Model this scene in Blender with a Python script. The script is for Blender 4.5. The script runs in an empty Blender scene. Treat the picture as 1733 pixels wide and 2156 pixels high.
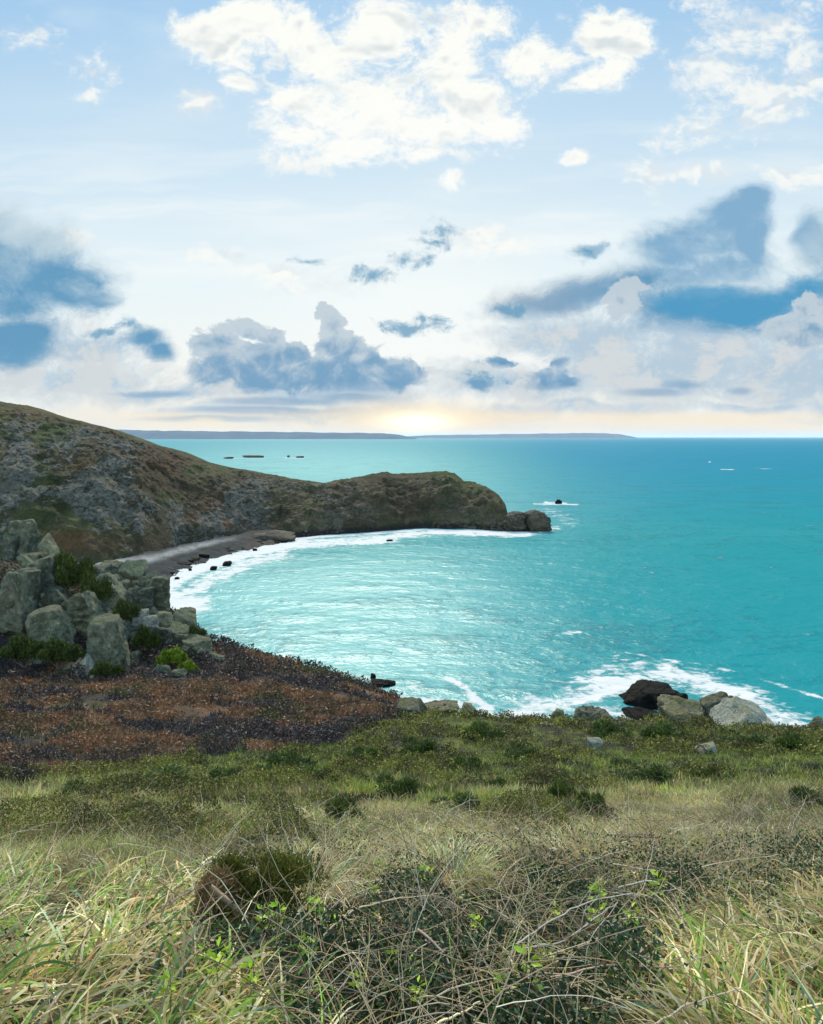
import bpy, bmesh, math, random
import numpy as np
from mathutils import Vector, Euler, Matrix

random.seed(7)
RNG = np.random.default_rng(11)
scene = bpy.context.scene
COL = scene.collection

# ---------------------------------------------------------------- camera frame
# The photograph is measured on a 1733 x 2156 grid: a point at depth Y (metres ahead of
# the lens) seen at grid position (u, v) stands at x=(u-U0)/F*Y, z=H-(v-V0)/F*Y.
U0, V0, F, H = 866.5, 920.0, 1663.0, 60.0

def P(u, v, Y):
    return Vector(((u - U0) / F * Y, Y, H - (v - V0) / F * Y))

def sea_depth(v):
    return H * F / (v - V0)

# ---------------------------------------------------------------- numpy noise
def _hash(ix, iy, iz, seed):
    h = (ix.astype(np.int64) * 374761393 + iy.astype(np.int64) * 668265263 + iz.astype(np.int64) * 2147483647 + seed * 974711)
    h = (h ^ (h >> 13)) * 1274126177
    h = h & 0x7fffffff
    h = (h ^ (h >> 16)) * 668265263
    return ((h & 0x7fffffff) % 100003) / 100003.0

def vnoise(x, y, z=None, seed=0):
    x = np.asarray(x, float); y = np.asarray(y, float)
    z = np.zeros_like(x) if z is None else np.asarray(z, float)
    xi, yi, zi = np.floor(x), np.floor(y), np.floor(z)
    fx, fy, fz = x - xi, y - yi, z - zi
    fx = fx * fx * (3 - 2 * fx); fy = fy * fy * (3 - 2 * fy); fz = fz * fz * (3 - 2 * fz)
    xi = xi.astype(np.int64); yi = yi.astype(np.int64); zi = zi.astype(np.int64)
    def g(a, b, c): return _hash(xi + a, yi + b, zi + c, seed)
    x00 = g(0,0,0) * (1 - fx) + g(1,0,0) * fx
    x10 = g(0,1,0) * (1 - fx) + g(1,1,0) * fx
    x01 = g(0,0,1) * (1 - fx) + g(1,0,1) * fx
    x11 = g(0,1,1) * (1 - fx) + g(1,1,1) * fx
    return (x00 * (1 - fy) + x10 * fy) * (1 - fz) + (x01 * (1 - fy) + x11 * fy) * fz

def fbm(x, y, z=None, octv=4, seed=0, gain=.5):
    x = np.asarray(x, float); y = np.asarray(y, float)
    z = np.zeros_like(x) if z is None else np.asarray(z, float)
    s = np.zeros_like(x); a = 1.; t = 0.
    for k in range(octv):
        s += a * vnoise(x, y, z, seed + 17 * k); t += a
        x, y, z = x * 2.03 + 5.1, y * 2.03 + 1.7, z * 2.03 + 9.2; a *= gain
    return s / t                                    # 0..1, mean .5

def ridged(x, y, z=None, octv=4, seed=0):
    x = np.asarray(x, float); y = np.asarray(y, float)
    z = np.zeros_like(x) if z is None else np.asarray(z, float)
    s = np.zeros_like(x); a = 1.; t = 0.
    for k in range(octv):
        s += a * (1 - np.abs(2 * vnoise(x, y, z, seed + 31 * k) - 1)); t += a
        x, y, z = x * 2.07 + 3.1, y * 2.07 + 4.7, z * 2.07 + 2.2; a *= .5
    return s / t

def sstep(a, b, x):
    t = np.clip((np.asarray(x, float) - a) / (b - a), 0, 1)
    return t * t * (3 - 2 * t)

def mixc(a, b, t):
    t = np.asarray(t)[..., None]
    return np.asarray(a) * (1 - t) + np.asarray(b) * t

# ---------------------------------------------------------------- objects
def tag(o, label=None, cat=None, group=None, kind=None):
    if label: o['label'] = label
    if cat: o['category'] = cat
    if group: o['group'] = group
    if kind: o['kind'] = kind
    return o

def empty(name, loc=(0, 0, 0), rz=0.):
    o = bpy.data.objects.new(name, None); COL.objects.link(o)
    o.location = loc; o.rotation_euler.z = rz; o.empty_display_size = .2
    return o

def mesh_np(name, V, faces, mat, col=None, smooth=True, parent=None, attrs=None):
    """faces: list of (n, k) integer arrays (k = 3 or 4)."""
    me = bpy.data.meshes.new(name)
    V = np.ascontiguousarray(V, np.float32).reshape(-1, 3)
    me.vertices.add(len(V)); me.vertices.foreach_set('co', V.ravel())
    if isinstance(faces, np.ndarray): faces = [faces]
    loops = np.concatenate([f.ravel() for f in faces]).astype(np.int32)
    tot = np.concatenate([np.full(len(f), f.shape[1], np.int32) for f in faces])
    start = np.concatenate([[0], np.cumsum(tot)[:-1]]).astype(np.int32)
    me.loops.add(len(loops)); me.loops.foreach_set('vertex_index', loops)
    me.polygons.add(len(tot)); me.polygons.foreach_set('loop_start', start)
    me.update(calc_edges=True)
    if smooth: me.polygons.foreach_set('use_smooth', np.ones(len(tot), bool))
    if col is not None:
        c = np.ones((len(V), 4), np.float32); c[:, :3] = np.asarray(col).reshape(-1, 3)
        a = me.attributes.new('Col', 'FLOAT_COLOR', 'POINT'); a.data.foreach_set('color', c.ravel())
    for k, val in (attrs or {}).items():
        a = me.attributes.new(k, 'FLOAT', 'POINT'); a.data.foreach_set('value', np.asarray(val, np.float32).ravel())
    me.materials.append(mat)
    o = bpy.data.objects.new(name, me); COL.objects.link(o)
    if parent is not None: o.parent = parent
    return o

def grid_faces(nr, nc):
    i = np.arange(nr - 1)[:, None] * nc + np.arange(nc - 1)[None]
    i = i.ravel()
    return np.stack([i, i + 1, i + nc + 1, i + nc], 1)

# ---------------------------------------------------------------- material helpers
def new_mat(name):
    m = bpy.data.materials.new(name); m.use_nodes = True
    nt = m.node_tree; nt.nodes.clear()
    return m, nt

class E:
    """A float socket with arithmetic."""
    def __init__(s, nt, k): s.nt, s.k = nt, k
    def _m(s, op, *o, clamp=False):
        n = s.nt.nodes.new('ShaderNodeMath'); n.operation = op; n.use_clamp = clamp
        for i, a in enumerate((s,) + o):
            if isinstance(a, E): s.nt.links.new(a.k, n.inputs[i])
            else: n.inputs[i].default_value = a
        return E(s.nt, n.outputs[0])
    def __add__(s, o): return s._m('ADD', o)
    def __sub__(s, o): return s._m('SUBTRACT', o)
    def __mul__(s, o): return s._m('MULTIPLY', o)
    def __truediv__(s, o): return s._m('DIVIDE', o)
    __radd__ = __add__
    __rmul__ = __mul__
    def __rsub__(s, o): return (s * -1.) + o
    def __neg__(s): return s * -1.
    def abs(s): return s._m('ABSOLUTE')
    def max(s, o): return s._m('MAXIMUM', o)
    def min(s, o): return s._m('MINIMUM', o)
    def pow(s, o): return s._m('POWER', o)
    def exp(s): return s._m('EXPONENT')
    def sat(s): return s._m('ADD', 0., clamp=True)
    def step(s, a, b, lo=0., hi=1.):
        n = s.nt.nodes.new('ShaderNodeMapRange'); n.interpolation_type = 'SMOOTHSTEP'
        s.nt.links.new(s.k, n.inputs[0])
        for i, q in enumerate((a, b, lo, hi)): n.inputs[1 + i].default_value = q
        return E(s.nt, n.outputs[0])

def node(nt, kind, ins=None, **props):
    n = nt.nodes.new(kind)
    for k, v in props.items(): setattr(n, k, v)
    for k, v in (ins or {}).items():
        if isinstance(v, E): v = v.k
        if isinstance(v, bpy.types.NodeSocket): nt.links.new(v, n.inputs[k])
        else: n.inputs[k].default_value = v
    return n

def noise(nt, vec, scale, detail=4., rough=.5, dist=0., dims='3D'):
    n = node(nt, 'ShaderNodeTexNoise', {'Scale': scale, 'Detail': detail, 'Roughness': rough, 'Distortion': dist}, noise_dimensions=dims)
    if vec is not None: nt.links.new(vec, n.inputs['Vector'])
    return n

def mixrgb(nt, fac, a, b, mode='MIX'):
    n = nt.nodes.new('ShaderNodeMix'); n.data_type = 'RGBA'; n.blend_type = mode
    for i, v in ((0, fac), (6, a), (7, b)):
        if isinstance(v, E): v = v.k
        if isinstance(v, bpy.types.NodeSocket): nt.links.new(v, n.inputs[i])
        elif i: n.inputs[i].default_value = (*v, 1.)
        else: n.inputs[0].default_value = v
    return n.outputs[2]

def vmath(nt, op, a, b=None, c=None):
    n = nt.nodes.new('ShaderNodeVectorMath'); n.operation = op
    for i, v in enumerate((a, b, c)):
        if v is None: continue
        if isinstance(v, bpy.types.NodeSocket): nt.links.new(v, n.inputs[i])
        else: n.inputs[i].default_value = v
    return n

def lin(r, g, b):
    f = lambda c: (c / 255) / 12.92 if c <= 10 else ((c / 255 + .055) / 1.055) ** 2.4
    return (f(r), f(g), f(b))
# ---------------------------------------------------------------- camera
cd = bpy.data.cameras.new('camera'); cam = bpy.data.objects.new('camera', cd); COL.objects.link(cam)
cam.location = (0, 0, H); cam.rotation_euler = (math.radians(90), 0, 0)
cd.sensor_fit = 'VERTICAL'; cd.sensor_height = 24.; cd.lens = 24. * F / 2156.
cd.shift_y = -(2156 / 2 - V0) / 2156.
cd.clip_start = .1; cd.clip_end = 600000.
scene.camera = cam
scene.view_settings.view_transform = 'Standard'; scene.view_settings.look = 'None'
scene.view_settings.exposure = 0.; scene.view_settings.gamma = 1.
scene.cycles.max_bounces = 6; scene.cycles.diffuse_bounces = 3; scene.cycles.glossy_bounces = 2
scene.cycles.transmission_bounces = 3; scene.cycles.transparent_max_bounces = 6; scene.cycles.volume_bounces = 1

# ---------------------------------------------------------------- sun: low ahead, softened by the cloud in front of it
SUN_EL, SUN_AZ = 42., -6.
sd = bpy.data.lights.new('sun', 'SUN'); sun = bpy.data.objects.new('sun', sd); COL.objects.link(sun)
sd.energy = 5.; sd.angle = math.radians(12.); sd.color = (1., .88, .7)
_d = Vector((math.sin(math.radians(SUN_AZ)) * math.cos(math.radians(SUN_EL)), math.cos(math.radians(SUN_AZ)) * math.cos(math.radians(SUN_EL)), math.sin(math.radians(SUN_EL))))
sun.rotation_euler = (-_d).to_track_quat('-Z', 'Y').to_euler(); sun.location = (0, 40, 120)

# ---------------------------------------------------------------- sky: Nishita sky with procedural cloud decks
world = bpy.data.worlds.new('World'); scene.world = world; world.use_nodes = True
nt = world.node_tree; nt.nodes.clear()
SK = .1                                            # background strength; cloud radiances are divided by it
tc = node(nt, 'ShaderNodeTexCoord')
sx = node(nt, 'ShaderNodeSeparateXYZ', {0: tc.outputs['Generated']})
X, Yd, Z = E(nt, sx.outputs[0]), E(nt, sx.outputs[1]), E(nt, sx.outputs[2])
ya = Yd.abs().max(.16)
U = X / ya * F + U0
Vv = V0 - Z / ya * F                               # 920 at the horizon, smaller upwards
P0 = node(nt, 'ShaderNodeCombineXYZ', {0: U, 1: Vv, 2: Yd * 40.}).outputs[0]

def nz(vec, sx_, sy_, detail, rough=.5, off=(0, 0, 0), out='Fac'):
    s = vmath(nt, 'MULTIPLY_ADD', vec, (sx_, sy_, .02), off).outputs[0]
    n = noise(nt, s, 1., detail, rough)
    return E(nt, n.outputs['Fac']) if out == 'Fac' else n.outputs['Color']

def warp(vec, scale, amp, detail=2., off=(3, 7, 1), sy=1.4):
    c = nz(vec, scale, scale * sy, detail, .5, off, 'Color')
    c = vmath(nt, 'SUBTRACT', c, (.5, .5, .5)).outputs[0]
    return vmath(nt, 'MULTIPLY_ADD', c, (amp, amp * .6, 0), vec).outputs[0]

def mixv(a, b):
    n = nt.nodes.new('ShaderNodeMix'); n.data_type = 'VECTOR'; n.inputs[0].default_value = .3
    nt.links.new(a, n.inputs[4]); nt.links.new(b, n.inputs[5]); return n.outputs[1]

def blobs(vec, lst, soft_=.3):
    """1 at a blob's centre, 0 at its rim, negative outside (the largest of all blobs)."""
    best = None
    for (cx, cy, rx, ry) in lst:
        q = vmath(nt, 'MULTIPLY_ADD', vec, (1 / rx, 1 / ry, 0), (-cx / rx, -cy / ry, 0)).outputs[0]
        L = E(nt, vmath(nt, 'LENGTH', q).outputs['Value'])
        best = L if best is None else best._m('SMOOTH_MIN', L, soft_)
    return 1. - best

# clear sky: Nishita tinted by height
sky = node(nt, 'ShaderNodeTexSky', sky_type='NISHITA', sun_disc=False, sun_elevation=math.radians(SUN_EL), sun_rotation=math.radians(SUN_AZ))
mr = node(nt, 'ShaderNodeMapRange', {0: Vv, 1: -200., 2: 920.})
ramp = node(nt, 'ShaderNodeValToRGB', {0: mr.outputs[0]})
cr = ramp.color_ramp
stops = [(0., (140, 188, 232)), (.20, (164, 205, 238)), (.36, (190, 220, 242)), (.52, (210, 232, 245)), (.61, (224, 240, 247)), (.72, (234, 246, 248)),
         (.84, (245, 247, 243)), (.93, (242, 238, 228)), (.97, (240, 233, 220)), (1., (228, 220, 214))]
while len(cr.elements) < len(stops): cr.elements.new(.5)
for e_, (p_, c_) in zip(cr.elements, stops): e_.position = p_; e_.color = (*lin(*c_), 1)
base = mixrgb(nt, 1., ramp.outputs[0], (1 / SK,) * 3, 'MULTIPLY')
base = mixrgb(nt, .93, sky.outputs[0], base)
def C(r, g, b): return tuple(q / SK for q in lin(r, g, b))

W1 = warp(P0, 1 / 220, 110.); W2 = warp(W1, 1 / 60, 46., 3., (1, 2, 5)); W3 = warp(W2, 1 / 20, 26., 3., (8, 2, 5), 1.)
fb = (nz(W1, 1 / 105, 1 / 80, 7., .66, (4, 1, 0)) - .5) * 2.3 + .5
fine = (nz(W2, 1 / 26, 1 / 22, 5., .68, (2, 9, 0)) - .5) * 2.4 + .5
big = nz(P0, 1 / 420, 1 / 170, 4., .55, (7, 3, 0))
streak = nz(W1, 1 / 500, 1 / 60, 5., .55, (1, 5, 0))

# thin bright veil
col = mixrgb(nt, (streak.step(.42, .72) * Vv.step(120., 560.) * .8), base, C(242, 249, 250))
# veil of pale blue patches in the upper sky
col = mixrgb(nt, (big.step(.5, .72) * (1. - Vv.step(300., 620.)) * .45), col, C(214, 232, 244))

# high white cumulus
white = [(430,70,70,60),(470,105,80,60),(540,50,130,60),(640,60,110,60),(690,120,120,70),(800,80,110,90),(930,90,130,110),(1010,50,90,60),(620,200,80,55),(680,240,130,85),(640,285,100,50),(790,230,150,95),
         (880,270,150,75),(980,240,110,85),(1060,260,70,38),(760,310,160,38),(950,170,80,70),(1090,130,62,52),(1130,120,70,55),(1200,130,60,50),(1270,90,72,85),(1290,140,75,52),(1240,170,60,32),(1335,100,42,60),
         (1210,330,36,20),(965,375,40,18),(900,330,90,22),(700,-120,420,110),(1250,-110,180,90),(505,175,34,24),(300,-170,220,60)]
dw = blobs(W2, white)
nw = (fb - .5) * 1.05 + (fine - .5) * .5
den = dw * .95 + nw
a_w = den.step(-.12, .62)
# relief: the same noise read a little towards the sun
def relief(amp, off_v):
    Wo = vmath(nt, 'ADD', W1, (0, off_v, 0)).outputs[0]
    return (nz(Wo, 1 / 105, 1 / 80, 3., .5, (4, 1, 0)) - nz(W1, 1 / 105, 1 / 80, 3., .5, (4, 1, 0))) * (amp * 1.3)
rel = relief(3.2, 26.)
wc = mixrgb(nt, ((den * .3 - rel * .9 + (big - .5) * 1.5).step(.3, 1.3)), C(255, 255, 248), C(218, 226, 228))
wc = mixrgb(nt, Vv.step(150., 360.) * .35, wc, C(255, 255, 255))
col = mixrgb(nt, a_w * .97, col, wc)
soft = [(178,145,60,34),(182,208,40,18),(60,70,70,36),(430,215,44,26),(640,350,80,20),(1560,60,120,110),(1500,140,80,70),(1640,40,120,80),(1600,200,120,70),(1560,245,110,40),(1480,280,100,38),(1410,310,70,34),(1350,365,70,36),(1330,385,50,18),(1690,120,80,110),(1690,380,80,30),(1480,360,120,24),(1000,500,90,45),(1060,520,70,25),(600,570,120,26),(420,540,90,22),(150,500,60,20),(700,600,150,26),(1230,330,30,14)]
ds = blobs(W2, soft) * .8 + (fb - .5) * 1.3 + (fine - .5) * .8
col = mixrgb(nt, ds.step(-.2, .9) * .85, col, mixrgb(nt, (big + rel * .5).step(.45, .65), C(252, 252, 246), C(224, 232, 236)))

# glow of the hidden sun near the horizon
gx = (U - 880.) / 260.; gy = (Vv - 690.) / 190.
g2 = (gx * gx + gy * gy).exp().pow(-1.)
col = mixrgb(nt, g2 * .7, col, C(250, 253, 250))

# middle-distance grey-blue bands low over the sea
lowband = [(1150,700,150,40),(1300,700,140,50),(1450,690,200,50),(1640,700,140,50),(60,700,140,50),(180,740,140,40),(1500,720,230,60),(1700,800,120,90),(1300,780,160,60),(160,800,230,56),(340,830,200,24),(700,835,260,40),(1010,800,130,45),(1160,800,150,50),(1430,780,260,90),(1650,770,160,90),(1250,720,130,70),(1120,650,130,34),(1240,860,300,22),(1620,860,200,18),(600,870,260,22)]
db = blobs(W2, lowband) * .85 + (fb - .5) * .8 + (fine - .5) * .3
bcol = mixrgb(nt, (fb + (streak - .5)).step(.35, .65), C(166, 192, 212), C(204, 210, 214))
col = mixrgb(nt, db.step(-.3, .6) * .85, col, bcol)

# dark blue cloud banks (soft)
dark = [(-10,470,90,60),(50,520,120,70),(10,570,220,110),(150,590,110,60),(-20,640,200,40),(30,700,100,50),(70,520,90,50),(120,570,100,70),(150,620,95,45),(205,630,50,34),(-160,560,260,190),(15,735,110,42),(305,714,66,34),(345,740,44,26),
        (1170,635,130,28),(1260,615,140,40),(1340,600,120,46),(1440,640,130,64),(1560,645,160,72),(1680,630,120,62),(1860,560,200,150),
        (1080,648,60,14)]
dd = blobs(mixv(W2, W1), dark, .55).min(.7) * 1.35 + (fb - .5) * .42 + (fine - .5) * .26
rd = relief(1.6, -30.)
up_ = [(1400,530,90,50),(1480,500,120,62),(1540,450,90,50),(1585,425,52,40),(1590,500,60,80),(1530,560,120,40),(1420,580,120,26),(1240,530,50,18),(1715,500,40,60)]
du = blobs(mixv(W2, W1), up_, .6).min(.6) * 1.35 + (fb - .5) * .46 + (fine - .5) * .24
col = mixrgb(nt, du.step(-.15, .8) * .95, col, mixrgb(nt, (du * .9 + rd * 1.5 + (Vv - 500.) / -260. + (fb - .5) * .4 + (fine - .5) * .1).step(-.3, .9), C(180, 206, 222), C(124, 170, 204)))
dk = mixrgb(nt, (dd * .9 + rd * 1.5 + (Vv - 600.) / 170. + (fb - .5) * .45 + (fine - .5) * .12).step(-.35, 1.2), C(186, 208, 220), C(84, 148, 188))
gz = ((U - 1030.) / 230.); gz = (gz * gz).exp().pow(-1.)
dk = mixrgb(nt, gz * .5, dk, C(176, 184, 196))
col = mixrgb(nt, dd.step(-.2, .95) * .95, col, dk)
wisp = [(945,482,62,30),(905,512,60,22),(855,545,66,24),(765,582,84,22),(845,680,110,18),(885,664,44,18),(205,705,70,20),(262,690,44,20),(1080,650,90,18),(1240,530,70,22),(640,545,60,14),(1010,800,90,22),(1040,760,60,14)]
dwp = blobs(W2, wisp) * .9 + (fb - .5) * .9 + (fine - .5) * .8
col = mixrgb(nt, dwp.step(.0, .9) * .9, col, mixrgb(nt, (dwp + (fb - .5)).step(.0, 1.), C(180, 206, 218), C(110, 162, 194)))
blue = [(1450,640,90,46),(1560,650,120,46),(1640,625,100,40),(1700,600,90,34),(1500,610,90,26)]
bl = blobs(W2, blue) + (fb - .5) * .4
col = mixrgb(nt, bl.step(.0, .7) * .8, col, C(66, 152, 196))

# low cumulus towers with crisp tops
tower = [(455,730,52,40),(520,700,46,26),(555,715,36,24),(600,745,60,30),(540,760,110,46),(672,660,32,24),(684,690,36,30),(700,725,52,36),(745,745,56,36),(790,770,70,46),(850,790,56,44),(700,790,150,50),(560,800,130,40),(470,790,90,44),
         (1320,640,50,34),(1345,610,42,26),(1690,650,60,32),(1655,690,66,36),(1700,700,80,40),(1180,755,28,20),(1160,790,66,30),(1200,800,40,18),(1000,812,40,18),(1050,760,40,12)]
dt = blobs(W3, tower, .22) * 1. + (nz(W2, 1 / 42, 1 / 42, 6., .62, (6, 6, 0)) - .5) * 1.5
rt = (nz(vmath(nt, 'ADD', W2, (-8., 20., 0)).outputs[0], 1 / 42, 1 / 42, 5., .55, (6, 6, 0)) - nz(W2, 1 / 42, 1 / 42, 5., .55, (6, 6, 0))) * 3.4
tcol = mixrgb(nt, (dt * .9 + (Vv - 775.) / 130. + rt * .9 + (fb - .5) * .4).step(-.55, 1.05), C(192, 206, 216), C(98, 150, 188))
col = mixrgb(nt, (dt / Vv.step(720., 840., .24, .6) + .05).sat().step(0., 1.) * .93, col, tcol)
# dark flat bases
bases = [(600,845,230,13),(740,838,110,14),(770,815,110,20),(340,830,110,10),(1380,825,110,14),(1440,812,70,16),(1565,822,42,15),(1160,812,80,12),(560,866,220,12),(450,884,200,10)]
dbs = blobs(mixv(P0, W1), bases) + (streak - .5) * 1.6
col = mixrgb(nt, dbs.step(-.1, .7) * .6, col, C(104, 152, 190))

# warm light along the horizon and the bright gap under the clouds
hz = Vv.step(858., 880.) * (1. - Vv.step(905., 921.))
col = mixrgb(nt, hz * (streak.step(.38, .6)) * .85, col, C(252, 232, 200))
hx = (U - 872.) / 175.; hy = (Vv - 884.) / 34.
gg = (hx * hx + hy * hy).exp().pow(-1.)
col = mixrgb(nt, gg * .75, col, C(255, 222, 166))
hx = (U - 878.) / 75.; hy = (Vv - 888.) / 19.
gg = (hx * hx + hy * hy).exp().pow(-1.)
col = mixrgb(nt, gg, col, tuple(1.5 * q for q in C(255, 246, 218)))
# unseen sky behind the viewer, boosted and warmed as fill light for the land
rear_fill = Yd.step(.15, -.35, 1., 3.0)
col = mixrgb(nt, 1., col, node(nt, 'ShaderNodeCombineXYZ', {0: rear_fill, 1: rear_fill * .93 + .07, 2: rear_fill * .78 + .22}).outputs[0], 'MULTIPLY')
bg = node(nt, 'ShaderNodeBackground', {'Color': col, 'Strength': SK})
out = node(nt, 'ShaderNodeOutputWorld', {'Surface': bg.outputs[0]})
world.cycles.sampling_method = 'NONE'
# ---------------------------------------------------------------- materials
def attr(nt, name, out='Color'):
    n = nt.nodes.new('ShaderNodeAttribute'); n.attribute_name = name
    return n.outputs[out]

def veg_mat(name, transl=.3, rough=.55, var=.25):
    m, nt = new_mat(name)
    c = attr(nt, 'Col')
    g = node(nt, 'ShaderNodeNewGeometry')
    n = noise(nt, g.outputs['Position'], 3., 3.)
    f = E(nt, n.outputs['Fac']).step(.3, .7, 1 - var, 1 + var)
    cc = node(nt, 'ShaderNodeCombineXYZ', {0: f, 1: f, 2: f}).outputs[0]
    c = mixrgb(nt, 1., c, cc, 'MULTIPLY')
    b = node(nt, 'ShaderNodeBsdfPrincipled', {'Base Color': c, 'Roughness': rough})
    b.inputs['Specular IOR Level'].default_value = .25
    t = node(nt, 'ShaderNodeBsdfTranslucent', {'Color': c})
    mx = node(nt, 'ShaderNodeMixShader', {0: transl, 1: b.outputs[0], 2: t.outputs[0]})
    node(nt, 'ShaderNodeOutputMaterial', {0: mx.outputs[0]})
    return m

def land_mat(name, fine, bump, dist, var=.35, rough=.9):
    """Ground: colour of the local cover from the mesh, broken up by two scales of noise and relief."""
    m, nt = new_mat(name)
    g = node(nt, 'ShaderNodeNewGeometry'); p = g.outputs['Position']
    n1 = E(nt, noise(nt, p, fine, 6., .62).outputs['Fac']); n2 = E(nt, noise(nt, p, fine * .23, 4.).outputs['Fac'])
    f = (n1 - .5) * (2.6 * var) + (n2 - .5) * (1.6 * var) + 1.
    f = f.max(.25)
    cc = node(nt, 'ShaderNodeCombineXYZ', {0: f, 1: f, 2: f * .96}).outputs[0]
    c = mixrgb(nt, 1., attr(nt, 'Col'), cc, 'MULTIPLY')
    bp = node(nt, 'ShaderNodeBump', {'Strength': bump, 'Distance': dist, 'Height': n1})
    b = node(nt, 'ShaderNodeBsdfPrincipled', {'Base Color': c, 'Roughness': rough, 'Normal': bp.outputs[0]})
    b.inputs['Specular IOR Level'].default_value = .2
    node(nt, 'ShaderNodeOutputMaterial', {0: b.outputs[0]})
    return m

def cliff_mat(name):
    """Turf and bracken broken by outcrops of bare rock; the mesh says where rock is likely."""
    m, nt = new_mat(name)
    g = node(nt, 'ShaderNodeNewGeometry'); p = g.outputs['Position']
    def nn(s, d, r=.6, sq=(1, 1, 1), ds=0.): return (E(nt, noise(nt, vmath(nt, 'MULTIPLY', p, sq).outputs[0], s, d, r, ds).outputs['Fac']) - .5) * 2.
    a = nn(.10, 7., .66); b_ = nn(.45, 5., .62, (1, 1, 1.6)); d_ = nn(.16, 5., .62, (1, .6, 1.8), .8); e_ = nn(1.1, 3., .6)
    f = (a * .55 + b_ * .55 + e_ * .35 + 1.).max(.3)
    cc = node(nt, 'ShaderNodeCombineXYZ', {0: f, 1: f, 2: f * .95}).outputs[0]
    c = mixrgb(nt, 1., attr(nt, 'Col'), cc, 'MULTIPLY')
    rk = E(nt, attr(nt, 'rock', 'Fac'))
    msk = (rk * 1.05 + d_ * .85 + b_ * .5 - .82).step(.0, .16)
    rc = mixrgb(nt, (b_ * .9 + e_ * .5 + .5).step(.0, 1.), (.05, .052, .044), (.165, .167, .145))
    rc = mixrgb(nt, (a * 1.2 + .3).step(.1, .9) * .55, rc, (.10, .083, .054))
    px = E(nt, node(nt, 'ShaderNodeSeparateXYZ', {0: p}).outputs[0])
    rc = mixrgb(nt, px.step(-130., -20.) * .8, rc, mixrgb(nt, (b_ + .5).step(.1, .9), (.028, .024, .016), (.105, .088, .055)))
    c = mixrgb(nt, msk * .92, c, rc)
    h = a * 1.2 + b_ * .6 + e_ * .25 + msk * .35
    bp = node(nt, 'ShaderNodeBump', {'Strength': 1., 'Distance': 2.4, 'Height': h})
    b = node(nt, 'ShaderNodeBsdfPrincipled', {'Base Color': c, 'Roughness': .9, 'Normal': bp.outputs[0]})
    b.inputs['Specular IOR Level'].default_value = .15
    node(nt, 'ShaderNodeOutputMaterial', {0: b.outputs[0]})
    return m

def rock_mat(name, a, b_, dark, lichen, moss, mossamt=.5, sc=1., rough=.85, bump=.8, spec=.3):
    m, nt = new_mat(name)
    g = node(nt, 'ShaderNodeNewGeometry'); tcn = node(nt, 'ShaderNodeTexCoord')
    p = vmath(nt, 'MULTIPLY', g.outputs['Position'], (sc, sc, sc)).outputs[0]
    n1 = E(nt, noise(nt, p, .55, 6., .6).outputs['Fac']); n2 = E(nt, noise(nt, p, 2.4, 6., .65).outputs['Fac']); n3 = E(nt, noise(nt, p, .9, 3., .5, 1.5).outputs['Fac'])
    oi = nt.nodes.new('ShaderNodeObjectInfo'); rnd = E(nt, oi.outputs['Random'])
    c = mixrgb(nt, n1.step(.35, .65), a, b_)
    tv = rnd.step(0., 1., .65, 1.35)
    c = mixrgb(nt, 1., c, node(nt, 'ShaderNodeCombineXYZ', {0: tv * (rnd * .16 + .92), 1: tv, 2: tv * (1.06 - rnd * .2)}).outputs[0], 'MULTIPLY')
    c = mixrgb(nt, n2.step(.52, .7) * .65, c, lichen)
    crack = (n3 - .5).abs().step(.0, .02, 1., 0.)
    c = mixrgb(nt, (crack * .28) + n2.step(.47, .3) * .6, c, dark)
    nzv = E(nt, node(nt, 'ShaderNodeSeparateXYZ', {0: g.outputs['Normal']}).outputs[2])
    ms = (nzv * .7 + (n1 - .5) * 1.6 + (n2 - .5) * .8).step(.45, .85) * mossamt
    c = mixrgb(nt, ms, c, moss)
    h = n1 * .8 + n2 * .5 - crack * .25
    bp = node(nt, 'ShaderNodeBump', {'Strength': bump, 'Distance': .6 / sc, 'Height': h})
    b = node(nt, 'ShaderNodeBsdfPrincipled', {'Base Color': c, 'Roughness': rough, 'Normal': bp.outputs[0]})
    b.inputs['Specular IOR Level'].default_value = spec
    node(nt, 'ShaderNodeOutputMaterial', {0: b.outputs[0]})
    return m

M_veg = veg_mat('grass_blades', .35, .5); M_leaf = veg_mat('bramble_leaves', .2, .45); M_stem = veg_mat('dry_stems', 0.05, .7); M_gorse = veg_mat('gorse_foliage', .15, .6, .35)
M_ground = land_mat('hillside_soil', 2.2, .8, .25); M_cliff = cliff_mat('cliff_slope'); M_beach = land_mat('beach_shingle', .5, .9, .8, .45, 1.)
M_granite = rock_mat('lichen_granite', (.042,.048,.030), (.12,.128,.088), (.007,.009,.005), (.24,.24,.18), (.04,.055,.014), .8, .75)
M_pale = rock_mat('pale_granite', (.20,.20,.165), (.30,.29,.235), (.05,.05,.035), (.42,.41,.35), (.085,.09,.03), .7, 1.1)
M_wet = rock_mat('wet_black_rock', (.002,.0024,.0025), (.005,.0055,.0055), (.0015,.0015,.0015), (.011,.012,.011), (.008,.010,.006), .2, .7, .7, .7, .04)
M_stack = rock_mat('dark_stack_rock', (.022,.02,.015), (.052,.046,.034), (.012,.011,.01), (.12,.11,.09), (.06,.065,.025), .4, .22)
M_ochre = rock_mat('turf_capped_rock', (.075,.072,.042), (.13,.122,.08), (.03,.03,.018), (.30,.29,.23), (.075,.075,.018), .9, .9)

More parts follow.
